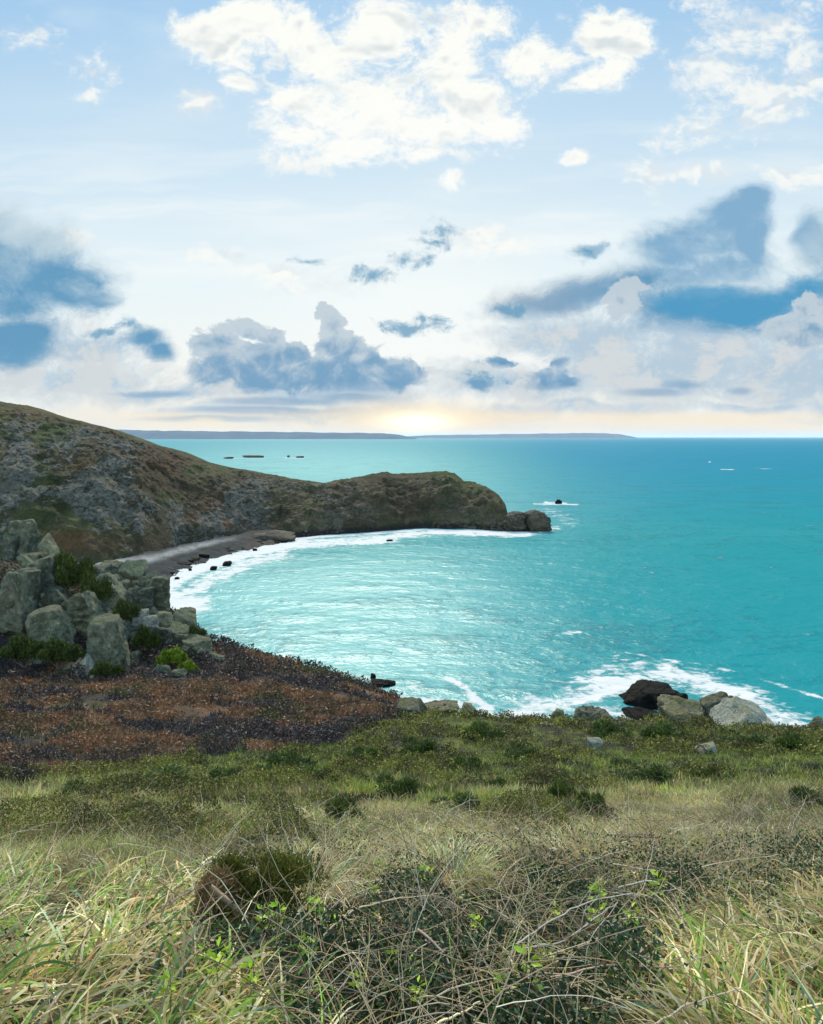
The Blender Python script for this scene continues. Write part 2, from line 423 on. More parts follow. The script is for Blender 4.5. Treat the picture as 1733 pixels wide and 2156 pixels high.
# far land, with some blue of distance haze put into its base colour
m, nt = new_mat('far_land'); M_far = m
g = node(nt, 'ShaderNodeNewGeometry')
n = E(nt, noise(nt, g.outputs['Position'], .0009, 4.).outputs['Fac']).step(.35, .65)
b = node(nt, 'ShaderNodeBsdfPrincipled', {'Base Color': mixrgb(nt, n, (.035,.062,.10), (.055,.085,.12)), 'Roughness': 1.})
b.inputs['Specular IOR Level'].default_value = 0.
node(nt, 'ShaderNodeOutputMaterial', {0: b.outputs[0]})

# sea
m, nt = new_mat('sea_water'); M_sea = m
g = node(nt, 'ShaderNodeNewGeometry'); p = g.outputs['Position']
def wav(sx_, sy_, det, rough=.55, off=0.):
    s = vmath(nt, 'MULTIPLY_ADD', p, (sx_, sy_, 1.), (off, off * .7, 0)).outputs[0]
    return E(nt, noise(nt, s, 1., det, rough, .4).outputs['Fac'])
w1 = wav(1 / 5.5, 1 / 4.2, 4.); w2 = wav(1 / 1.9, 1 / 1.5, 4., .6, 11.); w3 = wav(1 / 42., 1 / 26., 3., .5, 5.); w4 = wav(1 / 260., 1 / 150., 3., .55, 2.)
ht = w1 * 1.1 + w2 * .45 + w3 * 2.2
bp = node(nt, 'ShaderNodeBump', {'Strength': .62, 'Distance': 1., 'Height': ht})
sh = E(nt, attr(nt, 'shallow_sheen', 'Fac')); fo = E(nt, attr(nt, 'foam', 'Fac')); far = E(nt, attr(nt, 'offshore', 'Fac'))
# paler sandy shallows, plus bright sky reflection put into the water colour
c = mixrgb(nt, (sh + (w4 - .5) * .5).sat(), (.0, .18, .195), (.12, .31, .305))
c = mixrgb(nt, far, c, (.0, .155, .235))
c = mixrgb(nt, ((w1 - .5) * 2.6 + (w2 - .5) * 1.6 + (w3 - .5) * 2.0 + (w4 - .5) * 1.2 + .35).step(.35, .95) * .6, c, (.0, .115, .135))  # wave and swell shading mixed into the water colour
# foam lace
fn = wav(1 / 3.6, 1 / 3.2, 6., .7, 3.); fn2 = wav(1 / 14., 1 / 11., 5., .6, 8.)
fa = (fo * 1.15 + (fn - .5) * 3.0 + (fn2 - .5) * 2.6 - .58).step(.0, .7)
fa = (fa * fo.step(.02, .12)).sat()
caps = ((w3 * .5 + w1 * .35 + fn * .3) - .70).step(.0, .06) * .4
fall = fa.max(caps * (1. - far))
c = mixrgb(nt, fall, c, (.54, .53, .51))
lw = node(nt, 'ShaderNodeFresnel', {'IOR': 1.33, 'Normal': bp.outputs[0]})
fr = (E(nt, lw.outputs[0]) * .5).min(.05) * (1. - fall)
df = node(nt, 'ShaderNodeBsdfDiffuse', {'Color': c, 'Normal': bp.outputs[0]})
gl = node(nt, 'ShaderNodeBsdfGlossy', {'Color': (.9, 1., 1., 1.), 'Roughness': .3, 'Normal': bp.outputs[0]})
mx = node(nt, 'ShaderNodeMixShader', {0: fr, 1: df.outputs[0], 2: gl.outputs[0]})
node(nt, 'ShaderNodeOutputMaterial', {0: mx.outputs[0]})
# ---------------------------------------------------------------- near hillside (one fan of ground from the camera's feet to the cliff edge)
YK = np.array([.4, 1.2, 3.5, 5, 7.3, 12, 17, 23, 30, 40, 50, 58, 66, 74, 80, 88, 95, 105, 120, 150, 185.])
near = [7500, 3200, 2130, 1980, 1850, 1738, 1684]
KN = {
 -2600: near + [1655, 1645, 1640, 1560, 1490, 1420, 1380, 1330, 1200, 1130, 1060, 1000, 960, 940],
 -500: near + [1645, 1640, 1600, 1530, 1480, 1440, 1415, 1380, 1240, 1150, 1100, 1060, 1050, 1100],
    0: near + [1650, 1646, 1596, 1540, 1500, 1465, 1440, 1405, 1270, 1185, 1175, 1330, 1600, 1640],
  200: near + [1644, 1632, 1590, 1535, 1500, 1462, 1435, 1405, 1300, 1225, 1200, 1330, 1620, 1640],
  330: near + [1640, 1614, 1596, 1540, 1498, 1462, 1435, 1405, 1320, 1255, 1245, 1420, 1640, 1640],
  440: near + [1638, 1608, 1600, 1545, 1500, 1462, 1430, 1400, 1358, 1350, 1392, 1540, 1640, 1640],
  560: near + [1636, 1602, 1592, 1560, 1515, 1475, 1440, 1405, 1376, 1380, 1450, 1600, 1640, 1640],
  700: near + [1634, 1602, 1572, 1562, 1535, 1490, 1452, 1428, 1422, 1440, 1530, 1640, 1640, 1640],
  840: near + [1634, 1602, 1568, 1533, 1514, 1508, 1482, 1470, 1475, 1500, 1600, 1640, 1640, 1640],
  910: near + [1636, 1604, 1565, 1528, 1502, 1510, 1540, 1580, 1640, 1640, 1640, 1640, 1640, 1640],
 1130: near + [1638, 1608, 1570, 1535, 1510, 1528, 1620, 1680, 1700, 1680, 1660, 1640, 1640, 1640],
 1400: near + [1640, 1610, 1572, 1538, 1514, 1526, 1600, 1680, 1700, 1680, 1660, 1640, 1640, 1640],
 1733: near + [1642, 1612, 1578, 1552, 1540, 1566, 1680, 1720, 1700, 1680, 1660, 1640, 1640, 1640],
 4200: near + [1660, 1640, 1610, 1590, 1580, 1600, 1700, 1720, 1700, 1680, 1660, 1640, 1640, 1640],
}
gu = np.concatenate([np.linspace(-2600, -150, 40, endpoint=False), np.linspace(-150, 1880, 500, endpoint=False), np.linspace(1880, 4200, 40)])
gY = np.exp(np.linspace(math.log(.4), math.log(185), 430))
ks = sorted(KN); tab = np.stack([np.interp(np.log(gY), np.log(YK), np.array(KN[k], float)) for k in ks])
ker = np.exp(-np.linspace(-2, 2, 13) ** 2); ker /= ker.sum()
tab = np.stack([np.convolve(np.pad(r, 6, 'edge'), ker, 'valid') for r in tab])
wu = np.array([np.interp(gu, ks, tab[:, j]) for j in range(len(gY))])          # (Y, u)
kk = np.exp(-np.linspace(-2, 2, 25) ** 2); kk /= kk.sum()
wu = np.stack([np.convolve(np.pad(r, 12, 'edge'), kk, 'valid') for r in wu])
GX = (gu[None] - U0) / F * gY[:, None]; GY = np.repeat(gY[:, None], len(gu), 1)
GZ = H - (wu - V0) / F * GY
amp = np.clip(.006 * GY, .01, .35)
GZ += (fbm(GX / 1.3, GY / 1.3, octv=4, seed=3) - .5) * amp * 1.4 + (fbm(GX / 7., GY / 7., octv=3, seed=5) - .5) * np.clip(.02 * GY, 0, .9)
GZ = np.maximum(GZ, -2.5)

def ground_z(x, y):
    u = np.clip(U0 + F * np.asarray(x) / y, gu[0], gu[-1]); l = np.log(np.clip(y, gY[0], gY[-1]))
    fj = (l - math.log(.4)) / (math.log(185) - math.log(.4)) * (len(gY) - 1)
    j = np.clip(fj.astype(int) if hasattr(fj, 'astype') else int(fj), 0, len(gY) - 2); tj = fj - j
    i = np.clip(np.searchsorted(gu, u) - 1, 0, len(gu) - 2); ti = (u - gu[i]) / (gu[i + 1] - gu[i])
    return (GZ[j, i] * (1 - ti) + GZ[j, i + 1] * ti) * (1 - tj) + (GZ[j + 1, i] * (1 - ti) + GZ[j + 1, i + 1] * ti) * tj

STRAW = np.array((.36, .26, .12)); PALE = np.array((.46, .37, .21)); GRN = np.array((.155, .18, .028)); BRT = np.array((.30, .33, .038)); HEATH = np.array((.034, .038, .011))
RUST = np.array((.165, .080, .037)); SCRUB = np.array((.042, .034, .034)); SOIL = np.array((.03, .025, .015)); BROWN = np.array((.09, .055, .028))

def crest_Y(u):
    return np.interp(u, [-400, 0, 200, 400, 560, 700, 840, 900], [21, 22, 25, 31, 36, 44, 56, 300])

def cover(x, y, seed=0):
    """Colour of the plant cover at a place on the hillside."""
    x = np.asarray(x, float); y = np.asarray(y, float)
    u = U0 + F * x / y
    n = fbm(x / 1.6, y / 2.4, octv=4, seed=21); n2 = fbm(x / 5., y / 6., octv=4, seed=22); n3 = fbm(x / .5, y / .5, octv=3, seed=23)
    # near green-and-straw slope
    t_str = sstep(.40, .62, n * .7 + n2 * .4 - .10 * sstep(10, 45, y) + .1 * sstep(9, 5, y) + .04)
    c = mixc(mixc(GRN, BRT, sstep(.5, .7, n2)), mixc(STRAW, PALE, n3) * .8, t_str * .75)
    c = c * (.42 + 1.1 * sstep(.34, .68, .6 * fbm(x / .9, y / 1.3, octv=4, seed=27) + .4 * fbm(x / 3., y / 4., octv=3, seed=28)))[..., None]
    hth = sstep(13, 26, y) * sstep(.38, .56, n * .55 + n2 * .5 + .13 * sstep(20, 40, y))
    c = mixc(c, mixc(HEATH, GRN * .8, sstep(.4, .7, n3)), hth)
    dk = sstep(.60, .70, fbm(x / 1.1, y / 1.6, octv=3, seed=29) + .03 * sstep(14, 30, y)) * sstep(8, 14, y)
    c = mixc(c, HEATH * .6, dk)
    # the hollow and bracken slope beyond the break of slope
    cy = crest_Y(u); far = sstep(-1.0, 2.0, y - cy - (n2 - .5) * 7 - (n - .5) * 8)
    band = fbm(x / 14., (y + .12 * x) / 3.6, octv=4, seed=41)
    edge = sstep(7, 1, y - cy)
    scr = sstep(.54, .60, band + .12 * edge - .02)
    rust = mixc(RUST, BROWN, sstep(.4, .65, n))
    rust = mixc(rust, HEATH * 1.3, sstep(.55, .68, n2 + .1 * (n3 - .5)) * .8)
    b = mixc(rust * .9, SCRUB * (.6 + .6 * n3)[..., None], scr)
    foot = sstep(68, 76, y) * sstep(560, 470, u)                      # dark scrub at the foot of the crag
    b = mixc(b, SCRUB * .8, foot * sstep(.35, .5, n2 + .1) * .85)
    up = sstep(82, 90, y) * sstep(470, 400, u)
    b = mixc(b, mixc(HEATH, BROWN * .6, n), up * .8)
    return mixc(c, b, far), far

gc, gfar = cover(GX.ravel(), GY.ravel())
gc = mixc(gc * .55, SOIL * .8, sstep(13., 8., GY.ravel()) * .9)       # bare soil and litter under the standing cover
cl = sstep(108, 118, GY.ravel()); gc = mixc(gc, np.array((.07, .06, .045)), cl)
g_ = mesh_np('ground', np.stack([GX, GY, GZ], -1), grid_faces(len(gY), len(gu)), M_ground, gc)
tag(g_, 'grassy hillside falling from the viewpoint to the cliff edge', 'hillside', kind='structure')

# ---------------------------------------------------------------- headland across the bay
def cv(pts, u):
    p = np.array(pts, float); return np.interp(u, p[:, 0], p[:, 1])
SKY = [(-1300,560),(-500,740),(-200,800),(0,846),(20,850),(60,855),(100,870),(160,885),(240,905),(320,935),(380,950),(430,972),(480,984),(560,997),(620,1009),(680,1017),(740,1007),(790,996),(812,993),(830,998),(870,996),(935,991),(955,996),(975,1011),(1000,1016),(1025,1025),(1050,1042),(1064,1060),(1070,1085),(1073,1117)]
BASE = [(-1300,1210),(-300,1205),(200,1200),(300,1185),(380,1152),(450,1141),(540,1128),(600,1132),(640,1131),(700,1126),(760,1121),(830,1117),(900,1112),(1000,1114),(1073,1119)]
WID = [(-1300,330),(-300,250),(0,200),(100,175),(300,140),(450,105),(600,75),(700,62),(800,62),(900,60),(1000,46),(1045,26),(1073,6)]
hu = np.concatenate([np.linspace(-1300, -60, 60, endpoint=False), np.linspace(-60, 1073, 560)])
tt = np.linspace(0, 1, 230)
sk_, bs_, wd_ = cv(SKY, hu), cv(BASE, hu), cv(WID, hu)
Yb = sea_depth(bs_); Ys = Yb + wd_
zs = H - (sk_ - V0) / F * Ys
T = tt[:, None]
Yt = Yb + wd_ * (T ** 1.15)
prof = .42 * (1 - (1 - T) ** 2.4) + .58 * T ** .92
Zt = zs * prof - 1.5 * (1 - T) ** 8
Xt = (hu - U0) / F * Yt
win = np.sin(np.pi * np.clip(T, 0, 1)) ** .7
rid = ridged(Xt / 34. + .6 * T, Yt / 120., octv=4, seed=51) - .55
rg = fbm(Xt / 8., Yt / 8., Zt / 8., octv=5, seed=52, gain=.58) - .5
crag = ridged(Xt / 13. + Zt / 22., Zt / 16. - Xt / 40., Yt / 30., octv=4, seed=53) - .55
rockmask = sstep(.46, .60, fbm(Xt / 26., Zt / 20., Yt / 40., octv=4, seed=54) + .10 * sstep(.45, .1, T) + .05 * sstep(300, 60, hu)[None])
d = win * (rid * 20. + rg * 8.) + (crag * (9.5 + 5. * sstep(500, 700, hu)) + rg * 4.) * np.maximum(rockmask, sstep(560, 700, hu)[None] * sstep(.75, .4, T)) * (.35 + .65 * win) * np.minimum(1, (1.02 - T) * 9) + win * rg * 2.
sc_ = np.clip(zs / 40., .25, 1.2)[None]
Yt2 = Yt - d * .62 * sc_; Zt2 = Zt + d * .5 * sc_ + (fbm(Xt / 3.5, Yt / 3.5, octv=3, seed=55) - .5) * 2.0 * (T > .05)
Xt2 = Xt + rg * 2.5 * win * sc_
us = U0 + F * Xt2 / Yt2; vs = V0 + (H - Zt2) / Yt2 * F
GRAY = np.array((.17, .175, .16)); OLIVE = np.array((.046, .060, .020)); TAN = np.array((.105, .082, .05)); DKB = np.array((.045, .034, .020)); RST = np.array((.105, .055, .026)); TEAL = np.array((.07, .085, .075))
nA = fbm(Xt / 22., Zt / 12., Yt / 40., octv=5, seed=61); nB = fbm(Xt / 5., Zt / 4., Yt / 8., octv=4, seed=62); nC = fbm(Xt / 55. + Zt / 60., Zt / 60., octv=3, seed=63)
def blob(cu, cv_, ru, rv): return np.exp(-(((us - cu) / ru) ** 2 + ((vs - cv_) / rv) ** 2))
hc = mixc(OLIVE, DKB, sstep(.40, .62, nA * .7 + nC * .4 - .05 + .07 * sstep(250, 700, us)))
hc = mixc(hc, OLIVE * 1.15, np.clip(blob(130, 1090, 170, 60) + blob(200, 1000, 90, 40) * .6, 0, 1)[...] * .85)
gre = np.clip(blob(45, 950, 45, 75) + .8 * blob(150, 1000, 60, 55) + .8 * blob(130, 925, 50, 30) + .8 * blob(270, 1060, 55, 50) + .75 * blob(370, 1060, 18, 75) + .5 * blob(470, 1060, 60, 50) + .6 * blob(180, 1045, 50, 30) + .5 * blob(240, 950, 60, 40) + .35 * blob(560, 1030, 80, 40) + .5 * blob(720, 1060, 60, 45), 0, 1)
streaky = sstep(.47, .56, nB * .5 + .5 * fbm(Xt / 3. + Zt / 3., Zt / 2.2, octv=3, seed=66) + .18 * (gre - .42))
rk = np.clip(rockmask * .42 + gre * 1.0, 0, 1) * streaky
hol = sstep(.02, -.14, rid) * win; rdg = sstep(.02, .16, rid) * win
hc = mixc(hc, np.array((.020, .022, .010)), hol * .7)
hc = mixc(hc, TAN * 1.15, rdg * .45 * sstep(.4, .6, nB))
rkv = np.clip(.30 * rdg - .28 * hol + .20 + .32 * rockmask + .62 * gre + .22 * (T < .3) - .25 * blob(850, 1050, 180, 30) - .5 * sstep(.90, 1., T) - .3 * blob(150, 1140, 90, 40) - .25 * blob(110, 1085, 90, 30) - .4 * blob(318, 1005, 30, 45), 0, 1)
hc = mixc(hc, TAN * (.6 + .8 * nB)[..., None], np.clip(rockmask * sstep(450, 620, us) * sstep(.40, .58, nB) * .85, 0, 1))
hc = mixc(hc, RST, np.clip(blob(150, 1140, 75, 26) + blob(460, 1085, 38, 26) * .9 + blob(500, 1105, 60, 16) * .7 + blob(170, 985, 40, 24) * .5 + blob(330, 985, 50, 30) * .5 + blob(60, 865, 120, 10) * .6, 0, 1) * .85 * (.5 + nB))
hc = mixc(hc, np.array((.028, .022, .014)), np.clip(blob(240, 1015, 26, 55) * .0 + blob(318, 1005, 26, 42) * .8 + blob(850, 1065, 60, 28) * .55 + blob(600, 1080, 40, 28) * .6 + blob(930, 1055, 80, 35) * .5, 0, 1))
hc = mixc(hc, np.array((.13, .115, .085)), np.clip(blob(560, 1122, 50, 7), 0, 1) * .8)
hc = mixc(hc, np.array((.05, .055, .02)), sstep(.86, .97, T) * np.ones_like(us) * sstep(.3, .6, nA) * .8)
wetl = sstep(5.0, 1.8, Zt2 + (nB - .5) * 3) * sstep(470, 600, us)
hc = mixc(hc, np.array((.014, .013, .012)), wetl)
# far side
tb = np.linspace(0, 1, 14)[1:, None]
Yk = Ys + tb * (60 + wd_); Zk = zs + (fbm(np.repeat(hu[None] / 40, 13, 0), Yk / 9., seed=57) - .5) * 1. - (zs + 3) * tb ** 1.6 * np.where(hu > 250, 1, sstep(-300, 250, hu) * .5 + .5)
Xk = (hu - U0) / F * Ys + 0 * Yk
VV = np.concatenate([np.stack([Xt2, Yt2, Zt2], -1), np.stack([Xk, Yk, Zk], -1)])
CC = np.concatenate([hc, np.broadcast_to(OLIVE, Xk.shape + (3,))])
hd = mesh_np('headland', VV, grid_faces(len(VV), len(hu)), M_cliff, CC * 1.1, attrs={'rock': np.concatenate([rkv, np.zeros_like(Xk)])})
tag(hd, 'rocky headland with grass, bracken and scree reaching across the bay', 'headland', kind='structure')

# ---------------------------------------------------------------- beach at the head of the bay
bu = np.linspace(150, 660, 260); bt = np.linspace(0, 1, 26)[:, None]
wv = cv([(150,1260),(290,1246),(340,1222),(390,1200),(440,1181),(500,1162),(560,1149),(620,1139),(660,1134)], bu)
bv = cv([(150,1196),(290,1188),(340,1180),(380,1167),(450,1152),(540,1134),(620,1131),(660,1131)], bu)
Yw, Yv = sea_depth(wv) - 4, sea_depth(bv) + 8
BY = Yw + (Yv - Yw) * bt; BX = (bu - U0) / F * BY
bn = fbm(BX / 4., BY / 4., octv=5, seed=71)
BZ = -.5 + 4.2 * bt ** .9 + (bn - .5) * 2.6
bt2 = bt + (bn - .5) * .35
BZ -= 6. * sstep(585, 650, bu)[None] + 0 * bt
bc = mixc(np.array((.010, .013, .015)), np.array((.022, .027, .031)), sstep(.3, .6, bn))
bc = mixc(bc, np.array((.26, .26, .26)), np.exp(-((bt2 - .80) / .11) ** 2) * sstep(540, 430, bu)[None] * .75)
bc = mixc(bc, np.array((.05, .04, .03)), sstep(470, 560, bu)[None] * np.ones_like(bt) * .7)
be = mesh_np('beach', np.stack([BX, BY, BZ], -1), grid_faces(26, 260), M_beach, bc)
tag(be, 'dark shingle beach with a pale grey strip at the head of the bay', 'beach', kind='structure')

# ---------------------------------------------------------------- sea
su = np.concatenate([np.linspace(-5200, -40, 60, endpoint=False), np.linspace(-40, 1780, 760, endpoint=False), np.linspace(1780, 6800, 60)])
sv = np.concatenate([V0 + np.exp(np.linspace(math.log(.33), math.log(40), 110, endpoint=False)), np.linspace(960, 1660, 470), np.linspace(1664, 2400, 30)])[::-1]
SY = sea_depth(sv)[:, None] + 0 * su[None]; SX = (su - U0)[None] / F * SY
uu = np.repeat(su[None], len(sv), 0); vv = np.repeat(sv[:, None], len(su), 1)
STROKES = [  # (points, half-width, strength)
 ([(330,1235),(350,1262),(400,1268)], 60, 1.3), ([(350,1232),(400,1205),(450,1186),(500,1170),(560,1154),(620,1144)], 40, 1.3), ([(400,1240),(450,1216),(520,1186),(590,1162)], 42, 1.0),
 ([(600,1150),(680,1142),(760,1139),(830,1133)], 26, 1.2), ([(820,1130),(900,1122),(980,1121),(1060,1124),(1110,1124)], 18, 1.25), ([(1060,1126),(1120,1122),(1170,1112)], 20, .75),
 ([(640,1132),(760,1124),(900,1115),(1070,1119),(1160,1118)], 7, 1.2),
 ([(1125,1061),(1215,1062)], 5, 1.0), ([(1150,1058),(1190,1060)], 7, 1.1), ([(1080,1090),(1160,1075),(1200,1100)], 26, .55),
 ([(780,1448),(850,1438),(880,1450)], 24, .75), ([(680,1400),(770,1425)], 16, .55), ([(850,1470),(940,1490),(1050,1505),(1150,1520)], 50, .80), ([(940,1424),(975,1442),(1000,1470),(1035,1492)], 15, 1.15),
 ([(1100,1500),(1180,1470),(1270,1445),(1350,1425)], 84, .95), ([(1230,1470),(1310,1435),(1400,1420),(1490,1440),(1560,1470)], 62, 1.15), ([(1480,1450),(1560,1470),(1630,1505),(1690,1545),(1733,1560)], 60, 1.0), ([(1300,1500),(1450,1520),(1640,1545)], 60, .9),
 ([(1320,1375),(1420,1392),(1500,1402)], 7, .62), ([(1515,1408),(1590,1425),(1650,1442),(1733,1470)], 8, .68), ([(1290,1400),(1300,1380)], 14, .5), ([(1170,1338),(1220,1332)], 10, .62),
 ([(1518,988),(1545,989)], 2.6, 1.1), ([(1590,986),(1625,987)], 2., .8), ([(1493,973),(1496,972)], 3., 1.1), ([(480,965),(560,966)], 3, .7), ([(600,964),(640,965)], 4, .8),
]
foam = np.zeros_like(uu)
for pts, rad, st in STROKES:
    for (a0, b0), (a1, b1) in zip(pts[:-1], pts[1:]):
        du, dv = a1 - a0, (b1 - b0) * 2.; L2 = du * du + dv * dv
        t = np.clip(((uu - a0) * du + (vv - b0) * 2. * dv) / L2, 0, 1)
        dd_ = np.sqrt((uu - a0 - t * du) ** 2 + ((vv - b0) * 2. - t * dv) ** 2)
        foam = np.maximum(foam, st * np.clip(1.25 - dd_ / rad, 0, 1))
def sb(cu, cv_, ru, rv): return np.exp(-(((uu - cu) / ru) ** 2 + ((vv - cv_) / rv) ** 2))
shal_sheen = np.clip(.95 * sb(620, 1290, 330, 110) + .6 * sb(850, 1260, 260, 120) + .55 * sb(800, 1400, 260, 80) + .75 * sb(700, 1010, 420, 60) + .4 * sb(1000, 1480, 300, 60) + .35 * sb(1000, 1080, 200, 70) + .7 * sb(600, 960, 420, 34) - .55 * sb(640, 1165, 160, 16) - .5 * sb(900, 1140, 260, 14), 0, 1)  # far patches below the horizon are sky reflection painted as paler water
offs = sstep(1150, 930, vv) * sstep(850, 1350, uu) + .35 * sstep(1000, 925, vv)
SZ = np.zeros_like(SX)
nearw = np.clip(1 - SY / 900., 0, 1)
SZ += nearw * ((fbm(SX / 18., SY / 11., octv=3, seed=81) - .5) * 1.6)
se = mesh_np('sea', np.stack([SX, SY, SZ], -1), grid_faces(len(sv), len(su)), M_sea, attrs={'foam': foam, 'shallow_sheen': shal_sheen, 'offshore': np.clip(offs, 0, 1)})
tag(se, 'turquoise sea with white surf along the rocks', 'sea', kind='structure')

# ---------------------------------------------------------------- low coast on the far horizon
def coast(name, pts, Y, depth, seed, label):
    p = np.array(pts, float); u = np.linspace(p[0, 0], p[-1, 0], 400); top = np.interp(u, p[:, 0], p[:, 1])
    hgt = np.maximum(H - (top - V0) / F * Y, 2.) * (.90 + .2 * fbm(u / 22., u * 0, octv=4, seed=seed))
    x = (u - U0) / F * Y; rows = []
    for q, (dy, k) in enumerate([(0, 0), (.12, .55), (.35, .9), (.55, 1.), (1., .0)]):
        rows.append(np.stack([x, Y + depth * dy + 400 * (fbm(u / 9., u * 0 + q, seed=seed + q) - .5), hgt * k - (3 if k == 0 else 0)], -1))
    o = mesh_np(name, np.array(rows), grid_faces(5, 400), M_far)
    tag(o, label, 'coast', kind='structure')
coast('far_coast', [(-700,896),(100,902),(240,904.5),(420,906.5),(560,908),(700,909.5),(790,911),(835,914),(862,920),(880,924)], 22000., 5000., 91, 'long low blue coast on the horizon beyond the headland')
coast('far_coast', [(780,924),(900,916),(1040,914),(1130,913),(1200,911.5),(1300,911.5),(1330,913),(1345,918),(1352,924)], 36000., 5000., 95, 'thin faint coast on the horizon tapering into the open sea')
# ---------------------------------------------------------------- rocks
def rock_mesh(name, seed, dims, mat, sub=5, rough=.1, k=12, rot=(0, 0, 0), nplanes=11, parent=None, hs=(.62, 1.), taper=0., strata=0., blocky=False):
    """A faceted, weathered block: a soft polyhedron with eroded, cracked faces."""
    r_ = np.random.default_rng(seed)
    bm = bmesh.new(); bmesh.ops.create_icosphere(bm, subdivisions=sub, radius=1.)
    V = np.array([v.co[:] for v in bm.verts]); Fc = np.array([[v.index for v in f.verts] for f in bm.faces]); bm.free()
    V /= np.linalg.norm(V, axis=1)[:, None]
    n = r_.normal(size=(nplanes, 3)); n /= np.linalg.norm(n, axis=1)[:, None]
    n = np.concatenate([n, [[1, 0, 0], [-1, 0, 0], [0, 1, 0], [0, -1, 0], [0, 0, 1], [0, 0, -1]]])
    h = r_.uniform(hs[0], hs[1], len(n))
    if blocky:
        n = n.copy(); n[nplanes:] += r_.normal(0, .16, (6, 3)); n[nplanes:] /= np.linalg.norm(n[nplanes:], axis=1)[:, None]
        h = np.concatenate([r_.uniform(.80, 1.08, nplanes), r_.uniform(.52, .78, 6)])
    s = np.maximum(V @ n.T / h, 1e-3)
    R = 1 / np.sum(s ** k, axis=1) ** (1 / k)
    d = np.array(dims, float) / 2; q = V * R[:, None]
    q = q / np.abs(q).max(0)[None]
    q[:, :2] *= (1 - taper * (q[:, 2:] * .5 + .5))
    o = seed * 3.7
    m_ = float(np.mean(d)); p3 = q * d; f0 = 1.1 / m_
    disp = (fbm(p3[:, 0] * f0 + o, p3[:, 1] * f0, p3[:, 2] * f0, octv=6, seed=seed, gain=.58) - .5) * 1.9
    crk = sstep(.80, .97, ridged(p3[:, 0] * f0 * .75 + o, p3[:, 1] * f0 * .75, p3[:, 2] * f0 * .9 + 3, octv=2, seed=seed + 7))
    disp -= .55 * crk
    if strata:                                         # stepped bedding planes
        ax = np.array([.35, .2, .9]) + r_.normal(0, .25, 3); ax /= np.linalg.norm(ax)
        tq = (p3 @ ax) / m_ * strata + 1.6 * fbm(p3[:, 0] * f0, p3[:, 1] * f0 + o, p3[:, 2] * f0, octv=3, seed=seed + 3)
        fr_ = tq - np.floor(tq); disp += .55 * (sstep(0, .8, fr_) - sstep(.8, 1., fr_)) * (.3 + .7 * vnoise(np.floor(tq), 0 * tq, seed=seed)) - .2
    p3 = p3 + V * (disp * rough * m_)[:, None]
    p3 = p3 @ np.array(Euler(rot).to_matrix()).T
    return mesh_np(name, p3, Fc, mat, parent=parent)

def rock(name, label, cat, u, v, Y, w, h, mat, seed, rot=0., depth=.85, group=None, sub=5, rough=.1, k=12, rx=0., hs=(.62, 1.), taper=0., strata=0., blocky=False):
    """A rock whose middle is seen at (u, v), w x h grid units big at depth Y."""
    s = Y / F
    if Y < 112:                                     # bed it in the ground
        c0 = P(u, v, Y); bot = H - (v + h / 2 - V0) * s; gap = bot - float(ground_z(c0.x, Y)) + .15 * h * s
        if gap > 0: v += gap / s / 2; h += gap / s
    o = rock_mesh(name, seed, (w * s, max(w, h * .6) * s * depth, h * s), mat, sub, rough, k, (rx, rot, 0.), hs=hs, taper=taper, strata=strata, blocky=blocky)
    o.location = P(u, v, Y + max(w, h * .6) * s * depth * .25)
    return tag(o, label, cat, group)

def zc(x, y): return x * .3508, 1064 + y * .3508

def R_(d): return math.radians(d)
